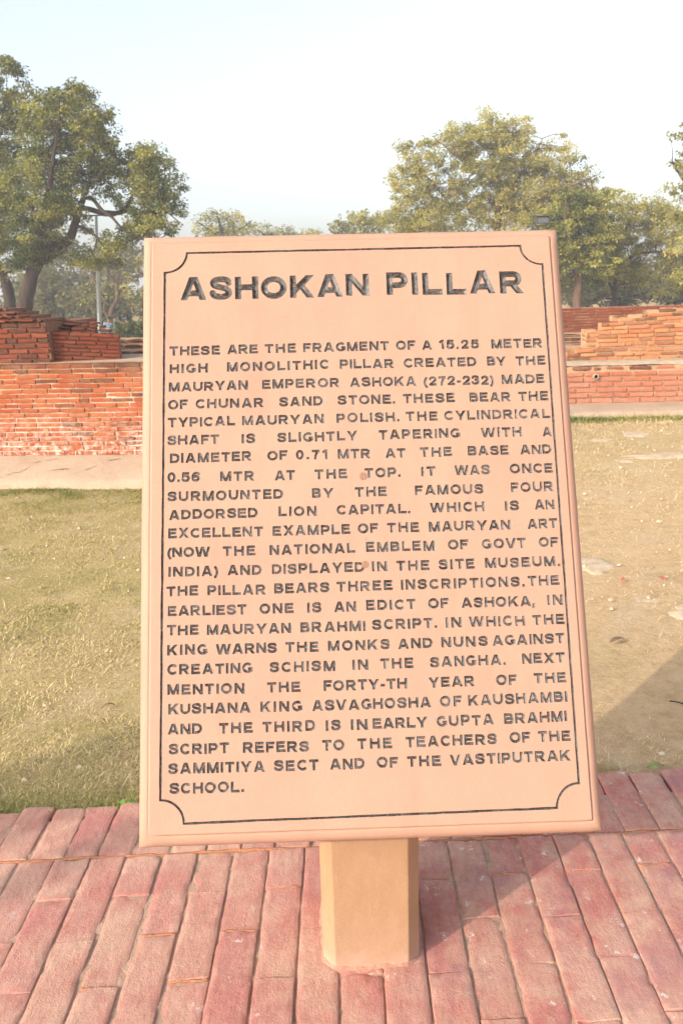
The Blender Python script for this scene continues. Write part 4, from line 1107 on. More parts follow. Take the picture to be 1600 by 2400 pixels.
TREES = {
'L1':((-8.95,24),
 [[(-0.14,0.37,0.256),(-0,1.07,0.218),(0.15,1.53,0.192),(0.36,2.1,0.179),(0.65,2.51,0.166),(1.09,2.81,0.141),(1.5,2.99,0.128),(1.69,3.41,0.102),(1.89,3.84,0.09),(2.07,4.16,0.064),(2.3,4.69,0.038),(2.49,5.43,0.026)],
  [(1.89,3.82,0.077),(2.2,3.75,0.077),(2.48,3.68,0.07),(3,3.7,0.064),(3.21,4.02,0.051),(3.38,4.34,0.038),(3.85,4.65,0.026)],
  [(1.9,3.95,0.051),(2.11,4.04,0.051),(2.34,3.98,0.051),(2.57,3.69,0.051),(2.87,3.48,0.038),(3.24,3.09,0.026),(3.63,2.91,0.019)],
  [(0.64,2.49,0.09),(0.79,3.21,0.077),(1.34,4.4,0.064),(1.59,5.03,0.038),(1.91,5.86,0.026)],
  [(0.43,2.21,0.077),(0.44,3,0.064),(0.42,3.99,0.051),(0.75,4.74,0.032)],
  [(3,3.7,0.045),(3.52,3.58,0.038),(4.13,3.89,0.026)],
  [(1.73,3.46,0.051),(1.46,3.96,0.045),(1.32,4.72,0.032)],
  [(1.69,3.35,0.045),(2.19,3.17,0.032),(2.56,2.77,0.019)]],
 [(1.88,6.12,1.09,0.79),(2.52,5.74,0.77,0.79),(1.18,5.47,0.96,1.28),(2.14,4.86,1.09,0.9),(0.85,4.19,0.96,1.15),(2.88,4.78,0.64,0.77),(3.78,4.54,0.77,0.77),(4.2,4.1,0.7,0.83),(3.54,3.79,0.77,0.64),(1.43,3.63,0.9,0.64),(0.41,3,0.83,0.77),(4.01,3.23,0.64,0.36),(3.11,2.92,0.77,0.36),(0.98,2.81,0.77,0.38),(2.06,2.5,0.77,0.28),(3.88,5.07,0.32,0.32),(1.48,6.5,0.26,0.28),(2.22,6.63,0.45,0.23)]),
'L2':((-10,25.5),
 [[(0.06,0.3,0.204),(0.09,1.05,0.177),(0.12,1.54,0.163),(0.04,2.03,0.15),(-0.21,2.52,0.136),(-0.32,3.12,0.109),(-0.25,4.05,0.082),(0.1,5.19,0.054),(0.64,6.51,0.027)],
  [(-0.33,3,0.082),(-0.83,3.84,0.068),(-1.15,5,0.041)],
  [(-0.28,3.82,0.068),(0.37,4.5,0.041),(0.78,5.73,0.027)]],
 [(0.85,7.16,0.61,0.71),(1.08,6.61,0.54,0.68),(0.45,5.97,1.09,1.09),(-0.35,6.32,1.22,1.5),(0.4,4.73,0.95,1.09),(-0.7,4.76,1.5,1.22),(0.43,3.57,0.75,0.82),(-0.57,3.13,1.22,0.95),(0.23,2.51,0.68,0.61),(1.04,7.69,0.19,0.16)]),
'R1':((6.05,34),
 [[(0.06,-0.83,0.17),(0.04,1.8,0.157),(0.02,3.4,0.144),(0.01,4.48,0.118),(-0.04,5.25,0.091),(-0.21,6.01,0.065),(-0.31,6.76,0.039),(-0.24,7.43,0.02)],
  [(0.02,4.33,0.078),(0.54,5.08,0.052),(1.17,5.83,0.039),(1.46,6.57,0.02)],
  [(-0.03,4.95,0.065),(-0.77,5.58,0.052),(-1.59,6.05,0.039),(-2.24,6.52,0.02)],
  [(0.01,3.71,0.078),(-1.25,4.37,0.052),(-2.56,4.86,0.039),(-3.54,5.2,0.02)],
  [(0.01,4.02,0.065),(1.37,4.45,0.052),(2.5,4.88,0.039),(3.3,5.16,0.02)],
  [(-0.12,5.56,0.052),(0.34,6.3,0.039),(0.48,7.04,0.02)],
  [(-0.94,5.58,0.039),(-1.42,5.14,0.026),(-2.07,5.16,0.02)],
  [(-1.74,4.53,0.039),(-2.88,5.63,0.033),(-3.29,6.25,0.02)]],
 [(-0.32,7.06,1,0.73),(0.49,6.89,0.82,0.73),(-1.27,6.72,0.91,0.73),(-1.91,6.29,1.09,0.82),(-3.13,6.17,0.82,0.73),(-3.46,5.19,0.82,0.91),(-2.4,5.16,1.27,1),(-0.77,5.58,1.45,1),(0.68,5.69,1.36,1),(1.97,6.03,1.09,1),(2.9,5.02,1,1),(1.7,4.59,1.63,1.09),(-1.08,4.36,1.63,0.91),(-2.72,4.1,1.45,0.73),(0.39,4.32,1.45,0.91),(3.04,3.78,1.09,0.91),(-3.69,6.48,0.22,0.18),(1.03,4.92,1.63,1.09),(-1.73,3.76,2.18,0.73),(-3.71,3.97,0.91,0.63),(1.23,3.68,1.63,0.73),(-0.3,6.32,1.63,1.09)]),
'R2':((8.1,30),
 [[(0.11,-0.47,0.224),(0.08,0.48,0.176),(0.08,1.13,0.16),(0.13,1.63,0.144),(0.31,2.12,0.112),(0.47,2.82,0.08),(0.57,3.64,0.048)],
  [(0.09,1.49,0.096),(-0.23,2.14,0.08),(-0.48,2.84,0.048),(-0.67,3.68,0.032)],
  [(0.35,2.19,0.064),(0.84,2.67,0.048),(1.11,3.08,0.032)],
  [(-0.15,1.99,0.048),(0.34,2.4,0.04),(0.69,2.67,0.024)]],
 [(-0.5,3.12,0.8,0.88),(0.22,3.38,0.96,0.96),(0.75,3.02,0.72,0.88),(-0.6,2.01,0.56,0.72),(0.57,2.26,0.8,0.72),(-0.1,2.41,0.8,0.64),(1.09,2.1,0.56,0.56),(-0.39,4.08,0.56,0.56),(-0.84,2.72,0.8,0.96),(-0.87,1.44,0.4,0.64),(0.63,3.92,0.88,0.64),(-0.67,3.68,0.8,0.64),(0.61,1.55,0.72,0.48)]),
'R3':((9.9,32),
 [[(0.34,-0.65,0.119),(0.26,0.37,0.102),(0.17,1.06,0.094),(0.23,1.97,0.085),(0.33,2.87,0.068),(0.67,3.6,0.051),(1.1,4.02,0.026)],
  [(0.17,1.67,0.068),(0.6,2.27,0.051),(1.37,2.39,0.043),(2.17,2.22,0.026)],
  [(0.22,2.13,0.051),(-0.13,2.73,0.034),(-0.1,3.47,0.026)],
  [(0.24,0.75,0.051),(-0.05,1.38,0.043),(-0.24,1.99,0.026)]],
 [(0.65,3.89,0.77,0.48),(1.35,3.8,0.77,0.51),(0.54,3.16,0.85,0.68),(1.64,3.06,0.85,0.77),(1.06,2.4,1.02,0.68),(2.08,2.37,0.6,0.68),(0.21,2.28,0.77,0.68),(1.89,3.86,0.43,0.43),(0.23,4.41,0.34,0.24),(0.08,3.17,0.77,0.85),(1.11,1.65,0.85,0.6),(2.23,1.47,0.68,0.68),(0.34,1.36,0.51,0.51),(1.61,3.43,0.85,0.68)]),
'R4':((11.4,26),
 [[(-0.24,-0.31,0.208),(-0.36,0.84,0.18),(-0.58,2.08,0.153),(-0.77,3.52,0.111),(-0.93,4.69,0.055),(-1,5.5,0.028)],
  [(-0.64,2.56,0.069),(-1.17,3.06,0.042),(-1.5,3.31,0.028)],
  [(-0.78,3.64,0.069),(-1.26,4.24,0.042),(-1.56,4.83,0.028)]],
 [(-1.4,5.11,0.47,0.62),(-1,5.5,0.83,0.83),(-1.26,4.24,0.55,0.69),(-0.41,4.45,1.25,1.25),(-1.06,3.29,0.55,0.69),(-0.16,3.03,1.25,0.97),(-1.2,1.97,0.49,0.69),(-0.43,1.83,1.11,0.83)]),
'E1':((-6.9,50),
 [[(0.06,-0.07,0.187),(0.22,3.27,0.16),(0.12,4.67,0.107),(-0.07,5.48,0.053)],
  [(0.21,4.21,0.08),(-0.84,4.93,0.053),(-1.26,5.17,0.027)],
  [(0.21,4.21,0.08),(1.35,4.87,0.053),(1.85,5.2,0.027)]],
 [(-0.32,5.33,0.8,0.4),(0.77,5.34,0.93,0.48),(1.59,4.86,0.8,0.48),(-0.85,4.81,0.67,0.53),(0.36,4.55,1.6,0.53),(0.17,3.51,1.47,0.93),(1.01,3.25,1.33,0.8),(-0.69,3.53,1.2,0.8)]),
'E2':((-4.3,52),
 [[(0.04,-0.21,0.166),(0.21,3.26,0.139),(0.15,4.6,0.083)],
  [(0.2,3.99,0.083),(1.04,4.57,0.042)],
  [(0.2,3.99,0.083),(-0.47,4.73,0.042)]],
 [(-0.09,4.84,0.97,0.39),(0.91,4.65,0.78,0.33),(0.39,4.23,1.39,0.55),(2.61,4.53,0.78,0.28),(2.29,4.18,1.11,0.44),(0.21,3.26,1.66,0.97),(1.74,3.22,1.39,0.97)]),
'G':((1.2,48),
 [[(-0.1,-0.21,0.179),(-0.03,3,0.154),(-0.12,4.56,0.077)],
  [(-0.01,3.89,0.077),(-0.82,4.58,0.038)],
  [(-0.01,3.89,0.077),(0.93,4.64,0.038)]],
 [(-0.46,4.9,1.02,0.46),(0.59,4.98,1.02,0.41),(-1.05,4.59,0.64,0.41),(-0,4.34,1.79,0.64),(1.4,4.74,0.77,0.64),(-0.26,3.23,2.05,1.02),(0.91,2.97,1.28,0.9),(-1.21,3.03,1.02,0.77)]),
'H1':((-10.5,38),
 [[(0.2,-0.46,0.117),(0.13,0.38,0.102),(0.25,0.8,0.095),(0.53,1.2,0.088),(0.55,1.75,0.073),(0.73,2.28,0.058),(1.15,2.72,0.044),(1.73,2.88,0.022)],
  [(0.13,0.38,0.088),(-0,0.57,0.073),(-0.06,0.76,0.058),(0.06,1.21,0.036)],
  [(0.56,1.29,0.058),(0.89,1.92,0.044),(1.48,2.26,0.029),(1.76,2.17,0.015)],
  [(0.58,1.84,0.051),(0.28,2.48,0.044),(0.47,3.01,0.029),(0.92,3.26,0.015)],
  [(0.25,0.8,0.044),(-0.2,1.4,0.051),(-0.39,1.95,0.044),(-0.76,2.32,0.036),(-1.3,2.61,0.018)],
  [(-0.34,1.86,0.044),(-0.44,2.68,0.029),(-0.87,3.04,0.015)],
  [(0.73,2.28,0.044),(0.6,2.83,0.029),(0.26,3.19,0.015)]],
 [(0.23,2.84,1.22,0.51),(1.33,2.63,0.71,0.61),(-0.72,2.68,0.91,0.51),(0.85,1.56,0.81,0.71),(1.38,1.18,0.51,0.71),(-0.49,1.41,0.71,0.61)]),
}
def T(k, name, label, **kw):
    (x, y), limbs, blobs = TREES[k]
    return build_tree(name, label, 'tree', (x, y), limbs, blobs, **kw)
T('L1', 'neem_tree', 'large dark green tree at left with bent leaning trunk and a long side bough', dens=1.7, cl=115, size=.07)
T('L2', 'neem_tree', 'tall green tree cut off by the left edge, its trunk curving away left', dens=1.4, cl=105, size=.075, tint0=.55)
T('R1', 'broad_tree', 'tall airy yellow green tree rising behind the top right of the sign', dens=1.3, cl=80, leaf=M_LEAF_DRY, size=.082, spread=.30, tint0=.68, barkm=M_BARK_WARM)
T('R2', 'broad_tree', 'bushy green tree with thick brown trunk right beside the sign', dens=1.7, cl=95, leaf=M_LEAF, size=.082, barkm=M_BARK_WARM, tint0=.6)
T('R3', 'broad_tree', 'thin stemmed airy tree above the far red wall, right of the thick trunk', dens=1.1, cl=75, leaf=M_LEAF_DRY, size=.085, tint0=.5, spread=.32)
T('R4', 'broad_tree', 'tree mostly out of the right edge, only leaf sprays showing', dens=.7, cl=50, leaf=M_LEAF_DRY)
T('E1', 'distant_tree', 'pale thin distant tree over the left half of the top edge of the sign', dens=.8, cl=34, leaf=M_LEAF_DRY, size=.13, spread=.4)
T('E2', 'distant_tree', 'faint low spreading distant tree over the middle of the top edge of the sign', dens=.7, cl=30, leaf=M_LEAF_DRY, size=.13, spread=.4)
T('G', 'distant_tree', 'rounded distant tree touching the left side of the tall airy tree', dens=.6, cl=45, leaf=M_LEAF_DRY, size=.15, spread=.42, tint0=.3)
T('H1', 'twisted_tree', 'nearly bare twisted tree behind the lamp post', dens=.2, cl=24, leaf=M_LEAF_DRY, size=.12, spread=.4, barkm=M_BARK_WARM)

# the tree that stands behind the viewer at left and throws the soft bands of shade over grass and paving
build_tree('bare_tree', 'slim bare tree behind the viewer at left, throwing shade on the paving', 'tree', (-6.69, -2.06),
    [[(0, -.2, .235), (.03, 1.2, .225), (-.02, 2.3, .215), (.03, 3.1, .21), (.0, 3.8, .19), (.02, 4.3, .12), (.1, 4.6, .03)], [(.0, 1.7, .09), (.5, 2.2, .08), (.86, 2.8, .075), (.90, 3.5, .07), (.9, 4.2, .03)], [(.0, 2.0, .07), (.3, 2.5, .06), (.42, 3.1, .05), (.40, 3.9, .03)]],
    [(.05, 4.3, .3, .25), (.85, 4.0, .15, .2)], dens=.3, cl=14, twigs=True, swing=.15)

# ---- a wood in the distance that reads as one mass
def treeline():
    cen, spr, cnt, tin = [], [], [], []
    def mass(x, y, zt, w, n):
        for _ in range(n):
            a = random.uniform(0, 2 * math.pi); r_ = w * random.random() ** .5
            zz = zt * random.random() ** .7
            k = math.sqrt(max(.05, 1 - (zz / zt) ** 2.4))
            cen.append((x + r_ * math.cos(a) * k, y + r_ * math.sin(a) * .6, zz)); spr.append(.45 + .4 * random.random()); cnt.append(20)
            tin.append(min(1, max(0, .45 + .28 * rng.normal() + mt)))
    x = -46.0
    while x < 52:
        y = random.uniform(50, 64); w = random.uniform(1.6, 3.4); mt = random.uniform(-.25, .25)
        left = x < -6
        zt = random.uniform(3.2, 5.0) if left else (random.uniform(2.4, 3.4) if x > 8 else random.uniform(2.2, 3.4))
        mass(x, y, zt, w, int(w * zt * 9)); x += w * 1.05
    v, f, t = leaf_cloud(np.array(cen), spr, cnt, .30, tin, .8)
    add_obj('treeline', mesh_from('treeline', v, f, [M_LEAF_GREY], att={'tint': t}), kind='stuff', label='hazy grey green wood along the far edge of the grounds', cat='treeline')
treeline()
def bushes(name, label, spots, leaf, tint, sz=.17):
    for i, (x, y, w, h) in enumerate(spots):
        n = int(70 * w * h)
        r_ = rng.normal(size=(n, 3)); r_ /= np.linalg.norm(r_, axis=1)[:, None]
        c = r_ * (rng.random(n) ** .4)[:, None] * [w, w * .7, h * .55] + [0, 0, h * .5]
        c = c[c[:, 2] > .02]
        v, f, t = leaf_cloud(c, [.28] * len(c), [22] * len(c), sz, np.clip(tint + .2 * rng.normal(size=len(c)), 0, 1), .8)
        root = thing(name, label[i], 'bush', (x, y, LAWN_Z), 'bushes in front of the far wood')
        add_obj('foliage', mesh_from('foliage', v, f, [leaf], att={'tint': t}), root)
        st = Acc()
        for k in range(5):
            a = random.uniform(0, 6.28); tp = np.array([math.cos(a) * w * .5, math.sin(a) * w * .3, h * .7])
            vv, ff = tube_vf(smooth_path([(0, 0, -.05), tuple(tp * [.4, .4, .5]), tuple(tp)], 3), [.05, .045, .04, .03, .03, .02, .015], 5)
            st.add(np.array(vv) + np.array(root.location), ff)
        st.build('stem', M_BARK, root)
bushes('bush', ['dusty round bush behind the trunk of the leaning tree', 'broad green bush left of the lamp post', 'low bush beside the hedge under the twisted tree', 'grey green bush between the thick trunk and the thin stemmed tree', 'pale grey green bush above the far red wall at right', 'broad pale bush at the right edge above the ruins'],
       [(-14.6, 42, 1.8, 2.6), (-11.6, 41, 1.9, 2.0), (-9.0, 43, 1.5, 1.6), (11.6, 42, 1.3, 1.9), (14.0, 43, 1.6, 2.2), (17.0, 42, 2.2, 2.5)], M_LEAF_GREY, .45)

# ---- clipped hedge
def hedge():
    root = thing('hedge', 'clipped dark green hedge behind the low brown ruin at left', 'hedge', (-6.4, 29.9, LAWN_Z))
    n = 900
    c = np.column_stack([rng.uniform(-1.72, 6.5, n), rng.uniform(-.42, .42, n), rng.uniform(.03, .48, n)])
    v, f, t = leaf_cloud(c, [.10] * n, [16] * n, .10, np.clip(.4 + .25 * rng.normal(size=n) + .3 * (vnoise(c, 1.1, 2) - .5), 0, 1), 1)
    add_obj('foliage', mesh_from('foliage', v, f, [M_HEDGE], att={'tint': t}), root)
hedge()

# ================================================================== GRASS
def blades():
    def area(n, x0, x1, y0, y1): return np.column_stack([rng.uniform(x0, x1, n), rng.uniform(y0, y1, n)])
    P = np.vstack([area(150000, -2.0, 0.0, 2.25, 4.2), area(140000, -3.9, -.3, 4.0, 7.3), area(30000, 0.0, 2.6, 2.3, 4.6), area(95000, .2, 4.8, 4.3, 9.2), area(36000, 1.2, 5.2, 9.0, 10.3), area(70000, -1.7, 1.4, 2.18, 2.75)])
    far_edge = 2.318 + .074 * P[:, 0] + .012 * (vnoise(np.column_stack([P * 9, np.zeros(len(P))]), 1, 2) - .5) * 2
    wallY = np.where(P[:, 0] < 1.2, 7.13 + (1.2 - P[:, 0]) * .0947 - .60, 10.55 - .0602 * (P[:, 0] - 1.2) - .66)
    ok = (P[:, 1] > far_edge) & (P[:, 1] < wallY + .05 * (vnoise(np.column_stack([P * 3, np.ones(len(P))]), 1, 2) - .3))
    P = P[ok]; wallY = wallY[ok]; n = len(P)
    z3 = np.column_stack([P, np.zeros(n)])
    n1 = vnoise(z3, .9, 3); n2 = vnoise(z3 + 20, 3.2, 3); n3 = vnoise(z3 + 40, 7, 2)
    edge = np.exp(-np.maximum(0, P[:, 1] - (2.318 + .074 * P[:, 0])) / .13) * (P[:, 0] < .9)      # lush strip along the bricks
    tuft = np.exp(-((P[:, 1] - (wallY - .12)) / .26) ** 2) * (P[:, 0] > 1.2)                      # long tufts along the right wall
    ltuft = np.exp(-((P[:, 1] - wallY) / .35) ** 2) * (P[:, 0] < 1.2)
    spot = np.exp(-(((P[:, 0] - 1.60) / .20) ** 2 + ((P[:, 1] - 3.86) / .30) ** 2)) + np.exp(-(((P[:, 0] - 1.66) / .12) ** 2 + ((P[:, 1] - 3.48) / .12) ** 2)) + .8 * np.exp(-(((P[:, 0] - .80) / .14) ** 2 + ((P[:, 1] - 2.47) / .06) ** 2))
    right = np.clip((P[:, 0] - .2) / 1.0, 0, 1) * (1 - tuft)
    bare = right * np.clip(1.3 - (P[:, 1] - 2.3) / 3.2, .12, 1)
    dens = .80 * np.clip((n2 - .30) / .28, .12, 1.1) * (1 - .88 * bare) + edge * 1.6 + spot * 1.0 + tuft * 1.2 + ltuft * .5
    dens *= np.where(n3 > .62, .55, 1)
    k = rng.random(n) < dens
    P, n1, n2, n3, edge, tuft, ltuft, right = [q[k] for q in (P, n1, n2, n3, edge, tuft, ltuft, right)]
    spot = spot[k]
    n = len(P)
    green = np.clip(.13 + .065 * np.clip(P[:, 1] - 3.4, -1, 3.2) * (P[:, 0] < .3) + .75 * (n1 - .5) + .55 * (n2 - .5) + .95 * edge + .75 * spot + .75 * tuft + .38 * ltuft - .52 * right + rng.normal(0, .17, n), 0, 1)
    dist = np.hypot(P[:, 0], P[:, 1])
    L = (.012 + .017 * rng.random(n) + (.025 + .03 * rng.random(n)) * (rng.random(n) > .975)) * (1 + .45 * edge + 1.6 * tuft + .5 * ltuft) * (.8 + .05 * dist)
    w = (.00048 + .00017 * dist) * (.7 + .6 * rng.random(n))
    th = rng.uniform(0, 2 * math.pi, n)
    lift = np.clip(rng.normal(.55, .32, n) + .35 * edge + .45 * tuft, .03, 1.3)
    hx, hy = np.cos(th), np.sin(th)
    sx, sy = -hy, hx
    bend = rng.normal(0, .35, n)
    gz = LAWN_Z + .022 * (vnoise(np.column_stack([P, np.zeros(n)]), 1.7, 3) - .5) + .012 * (vnoise(np.column_stack([P, np.zeros(n)]) + 30, 6, 2) - .5) - .001
    def pt(s, bn, off):
        c = L * s * np.cos(lift * (1 - .45 * s)); zz = L * s * np.sin(lift * (1 - .45 * s))
        x = P[:, 0] + hx * c + sx * (bn * L * s * s + off); y = P[:, 1] + hy * c + sy * (bn * L * s * s + off)
        return np.column_stack([x, y, gz + zz])
    b0, b1 = pt(0.0, bend, -w), pt(0.0, bend, w); m0, m1 = pt(.55, bend, -w * .85), pt(.55, bend, w * .85); tp_ = pt(1.0, bend, 0 * w)
    v = np.stack([b0, b1, m1, m0, tp_], 1).reshape(-1, 3)
    i = np.arange(n)[:, None] * 5
    f4 = i + np.array([[0, 1, 2, 3]]); f3 = i + np.array([[3, 2, 4]])
    faces = [tuple(q) for q in f4] + [tuple(q) for q in f3]
    M = Mat('grass_blade', .8, .15)
    t = M.attr('green'); s = M.attr('shade')
    cg = M.ramp(t, [(0, (0.681, 0.521, 0.297)), (.28, (0.534, 0.433, 0.188)), (.5, (0.332, 0.307, 0.087)), (.75, (0.175, 0.195, 0.043)), (1, (0.111, 0.167, 0.031))])
    M.color(M.mix(1.0, cg, M.ramp(s, [(0, (.62, .62, .62)), (1, (1.28, 1.25, 1.2))]), 'MULTIPLY'))
    me = mesh_from('grass', v, faces, [M.m], att={'green': np.repeat(green, 5), 'shade': np.repeat(rng.random(n), 5)})
    add_obj('grass', me, kind='stuff', label='short dry straw and green grass blades on the lawn', cat='grass')
blades()

# ================================================================== LAMP POST, FLOODLIGHT, PEOPLE
M_POLE = plain('grey_painted_steel', (.34, .36, .36), .5, .4, .2, .12, 8); M_DARKM = plain('dark_lamp_metal', (.05, .05, .052), .5, .4)
lamp = thing('lamp_post', 'slim pale grey lamp post with two flat lamp heads, behind the left ruin', 'lamp post', (-7.72, 27.0, LAWN_Z))
LO = np.array(lamp.location)
a = Acc(); v, f = tube_vf([(0, 0, -.1), (0, 0, .5), (.12, 0, 2.2), (.24, 0, 3.82)], [.075, .07, .055, .04], 12); a.add(np.array(v) + LO, f, 0, True); a.build('pole', M_POLE, lamp)
a = Acc(); v, f = tube_vf([(-.30, 0, 3.83), (.78, 0, 3.83)], .022, 8); a.add(np.array(v) + LO, f); a.build('crossarm', M_DARKM, lamp)
for sx in (-.22, .66):
    a = Acc(); vv = []
    for z, k in ((3.795, .9), (3.80, 1), (3.85, 1), (3.875, .7)):
        vv += [(sx + k * px, k * py, z) for px, py in ((-.17, -.11), (.17, -.11), (.20, 0), (.17, .11), (-.17, .11), (-.20, 0))]
    fc = [(k * 6 + i, k * 6 + (i + 1) % 6, (k + 1) * 6 + (i + 1) % 6, (k + 1) * 6 + i) for k in range(3) for i in range(6)] + [tuple(range(5, -1, -1)), tuple(range(18, 24))]
    a.add(np.array(vv) + LO, fc); a.build('lamp_head', M_DARKM, lamp)
a = Acc(); v, f = box_vf(-.17, -.05, -.06, .06, .50, .68); a.add(np.array(v) + LO, f); o = a.build('junction_box', plain('white_plastic', (.68, .64, .56), .6), lamp)
b_ = o.modifiers.new('edge', 'BEVEL'); b_.width = .012; b_.segments = 2

fl = thing('floodlight', 'small black floodlight on a thin pole over the top right corner of the sign', 'floodlight', (5.03, 22.0, .47))
FO = np.array(fl.location)
a = Acc(); v, f = tube_vf([(-.10, .05, -.1), (-.10, .05, 2.35)], .03, 10); a.add(np.array(v) + FO, f, 0, True); a.build('pole', M_DARKM, fl)
a = Acc(); v, f = tube_vf([(-.10, .05, 2.36), (-.17, .0, 2.40), (-.17, -.02, 2.52)], .016, 6); a.add(np.array(v) + FO, f)
v, f = tube_vf([(-.10, .05, 2.36), (.17, .0, 2.40), (.17, -.02, 2.50)], .016, 6); a.add(np.array(v) + FO, f); a.build('bracket', M_DARKM, fl)
a = Acc()
vv = []
for (y, kx, kz) in ((-.10, 1.0, 1.0), (-.06, 1.0, 1.0), (.06, .8, .75), (.12, .5, .5)): vv += [(px * kx * .155, y, 2.50 + pz * kz * .085) for px, pz in ((-1, -1), (1, -1), (1, 1), (-1, 1))]
a.add(np.array(vv) + FO, [(k * 4 + i, (k + 1) * 4 + i, (k + 1) * 4 + (i + 1) % 4, k * 4 + (i + 1) % 4) for k in range(3) for i in range(4)] + [(12, 15, 14, 13), (0, 1, 2, 3)])
v, f = box_vf(-.17, .17, -.16, .0, 2.59, 2.605); a.add(np.array(v) + FO, f); o = a.build('housing', M_DARKM, fl)
a = Acc(); v, f = box_vf(-.125, .125, -.108, -.101, 2.44, 2.56); a.add(np.array(v) + FO, f); a.build('glass', plain('lamp_glass', (.10, .105, .11), .15, .5), fl)

def person(label, loc, shirt, trousers, hair, facing=0.0):
    """a seated figure, knees drawn up, one continuous skinned body; hair and clothes are its children"""
    root = thing('person', label, 'person', loc, None)
    root.rotation_euler[2] = facing
    skin_m = bpy.data.materials.get('brown_skin') or plain('brown_skin', (.28, .15, .09), .6, .3)
    J = {'pelvis': (0, 0, .10, .115), 'waist': (0, .02, .24, .105), 'chest': (0, .0, .38, .115), 'neck': (0, -.02, .48, .045), 'chin': (0, -.05, .53, .062), 'head': (0, -.04, .60, .082), 'crown': (0, -.03, .645, .06),
         'shl': (-.15, -.01, .44, .055), 'ell': (-.20, -.10, .27, .04), 'wrl': (-.06, -.26, .25, .028), 'hal': (-.01, -.31, .25, .03), 'shr': (.15, -.01, .44, .055), 'elr': (.20, -.10, .27, .04), 'wrr': (.06, -.26, .25, .028), 'har': (.02, -.31, .23, .03),
         'hpl': (-.09, -.02, .09, .09), 'knl': (-.20, -.34, .20, .062), 'anl': (.02, -.36, .06, .042), 'tol': (.10, -.40, .035, .035), 'hpr': (.09, -.02, .09, .09), 'knr': (.20, -.34, .20, .062), 'anr': (-.02, -.28, .06, .042), 'tor': (-.10, -.32, .035, .035)}
    E = [('pelvis', 'waist'), ('waist', 'chest'), ('chest', 'neck'), ('neck', 'chin'), ('chin', 'head'), ('head', 'crown'), ('chest', 'shl'), ('shl', 'ell'), ('ell', 'wrl'), ('wrl', 'hal'), ('chest', 'shr'), ('shr', 'elr'), ('elr', 'wrr'), ('wrr', 'har'), ('pelvis', 'hpl'), ('hpl', 'knl'), ('knl', 'anl'), ('anl', 'tol'), ('pelvis', 'hpr'), ('hpr', 'knr'), ('knr', 'anr'), ('anr', 'tor')]
    def skinned(nm, keys, edges, mat, grow=0.0):
        me = bpy.data.meshes.new(nm); ids = {k: i for i, k in enumerate(keys)}
        me.from_pydata([J[k][:3] for k in keys], [(ids[a], ids[b]) for a, b in edges], [])
        o = add_obj(nm, me, root); me.materials.append(mat)
        o.modifiers.new('skin', 'SKIN'); o.modifiers.new('smooth', 'SUBSURF').levels = 1
        o.modifiers['smooth'].render_levels = 1
        for i, k in enumerate(keys):
            r_ = J[k][3] + grow; me.skin_vertices[0].data[i].radius = (r_, r_); me.skin_vertices[0].data[i].use_root = (i == 0)
        return o
    skinned('body', list(J), E, skin_m)
    skinned('shirt', ['waist', 'pelvis', 'chest', 'shl', 'ell', 'shr', 'elr'], [('pelvis', 'waist'), ('waist', 'chest'), ('chest', 'shl'), ('shl', 'ell'), ('chest', 'shr'), ('shr', 'elr')], shirt, .014)
    skinned('trousers', ['pelvis', 'hpl', 'knl', 'anl', 'hpr', 'knr', 'anr'], [('pelvis', 'hpl'), ('hpl', 'knl'), ('knl', 'anl'), ('pelvis', 'hpr'), ('hpr', 'knr'), ('knr', 'anr')], trousers, .013)
    a = Acc(); n = 12; vv = []
    for i in range(5):
        th = R(8 + 88 * i / 4); 
        vv += [(.096 * math.sin(th) * math.cos(2 * math.pi * j / n), -.030 + .100 * math.sin(th) * math.sin(2 * math.pi * j / n), .615 + .10 * math.cos(th) - (.05 if math.sin(2 * math.pi * j / n) > .2 and i == 4 else 0)) for j in range(n)]
    me = mesh_from('hair', vv, [(k * n + i, (k + 1) * n + i, (k + 1) * n + (i + 1) % n, k * n + (i + 1) % n) for k in range(4) for i in range(n)] + [tuple(range(n - 1, -1, -1))], [hair], sm=np.ones(4 * n + 1))
    add_obj('hair', me, root)
    return root
hair_b = plain('black_hair', (.012, .010, .009), .5, .4)
person('person in a pale blue shirt sitting beyond the hedge, next to the lamp post', (-8.48, 30.9, LAWN_Z), plain('blue_cloth', (.22, .30, .42), .9), plain('grey_cloth', (.12, .12, .13), .9), hair_b, .3)
person('person in a pink shirt sitting beyond the hedge, between two others', (-8.15, 31.0, LAWN_Z), plain('pink_cloth', (.62, .36, .30), .9), plain('brown_cloth', (.12, .09, .08), .9), hair_b, 2.9)
person('person in black sitting beyond the hedge under the twisted tree', (-7.80, 30.8, LAWN_Z), plain('black_cloth', (.02, .02, .024), .9), plain('dark_cloth', (.04, .04, .05), .9), hair_b, 3.3)

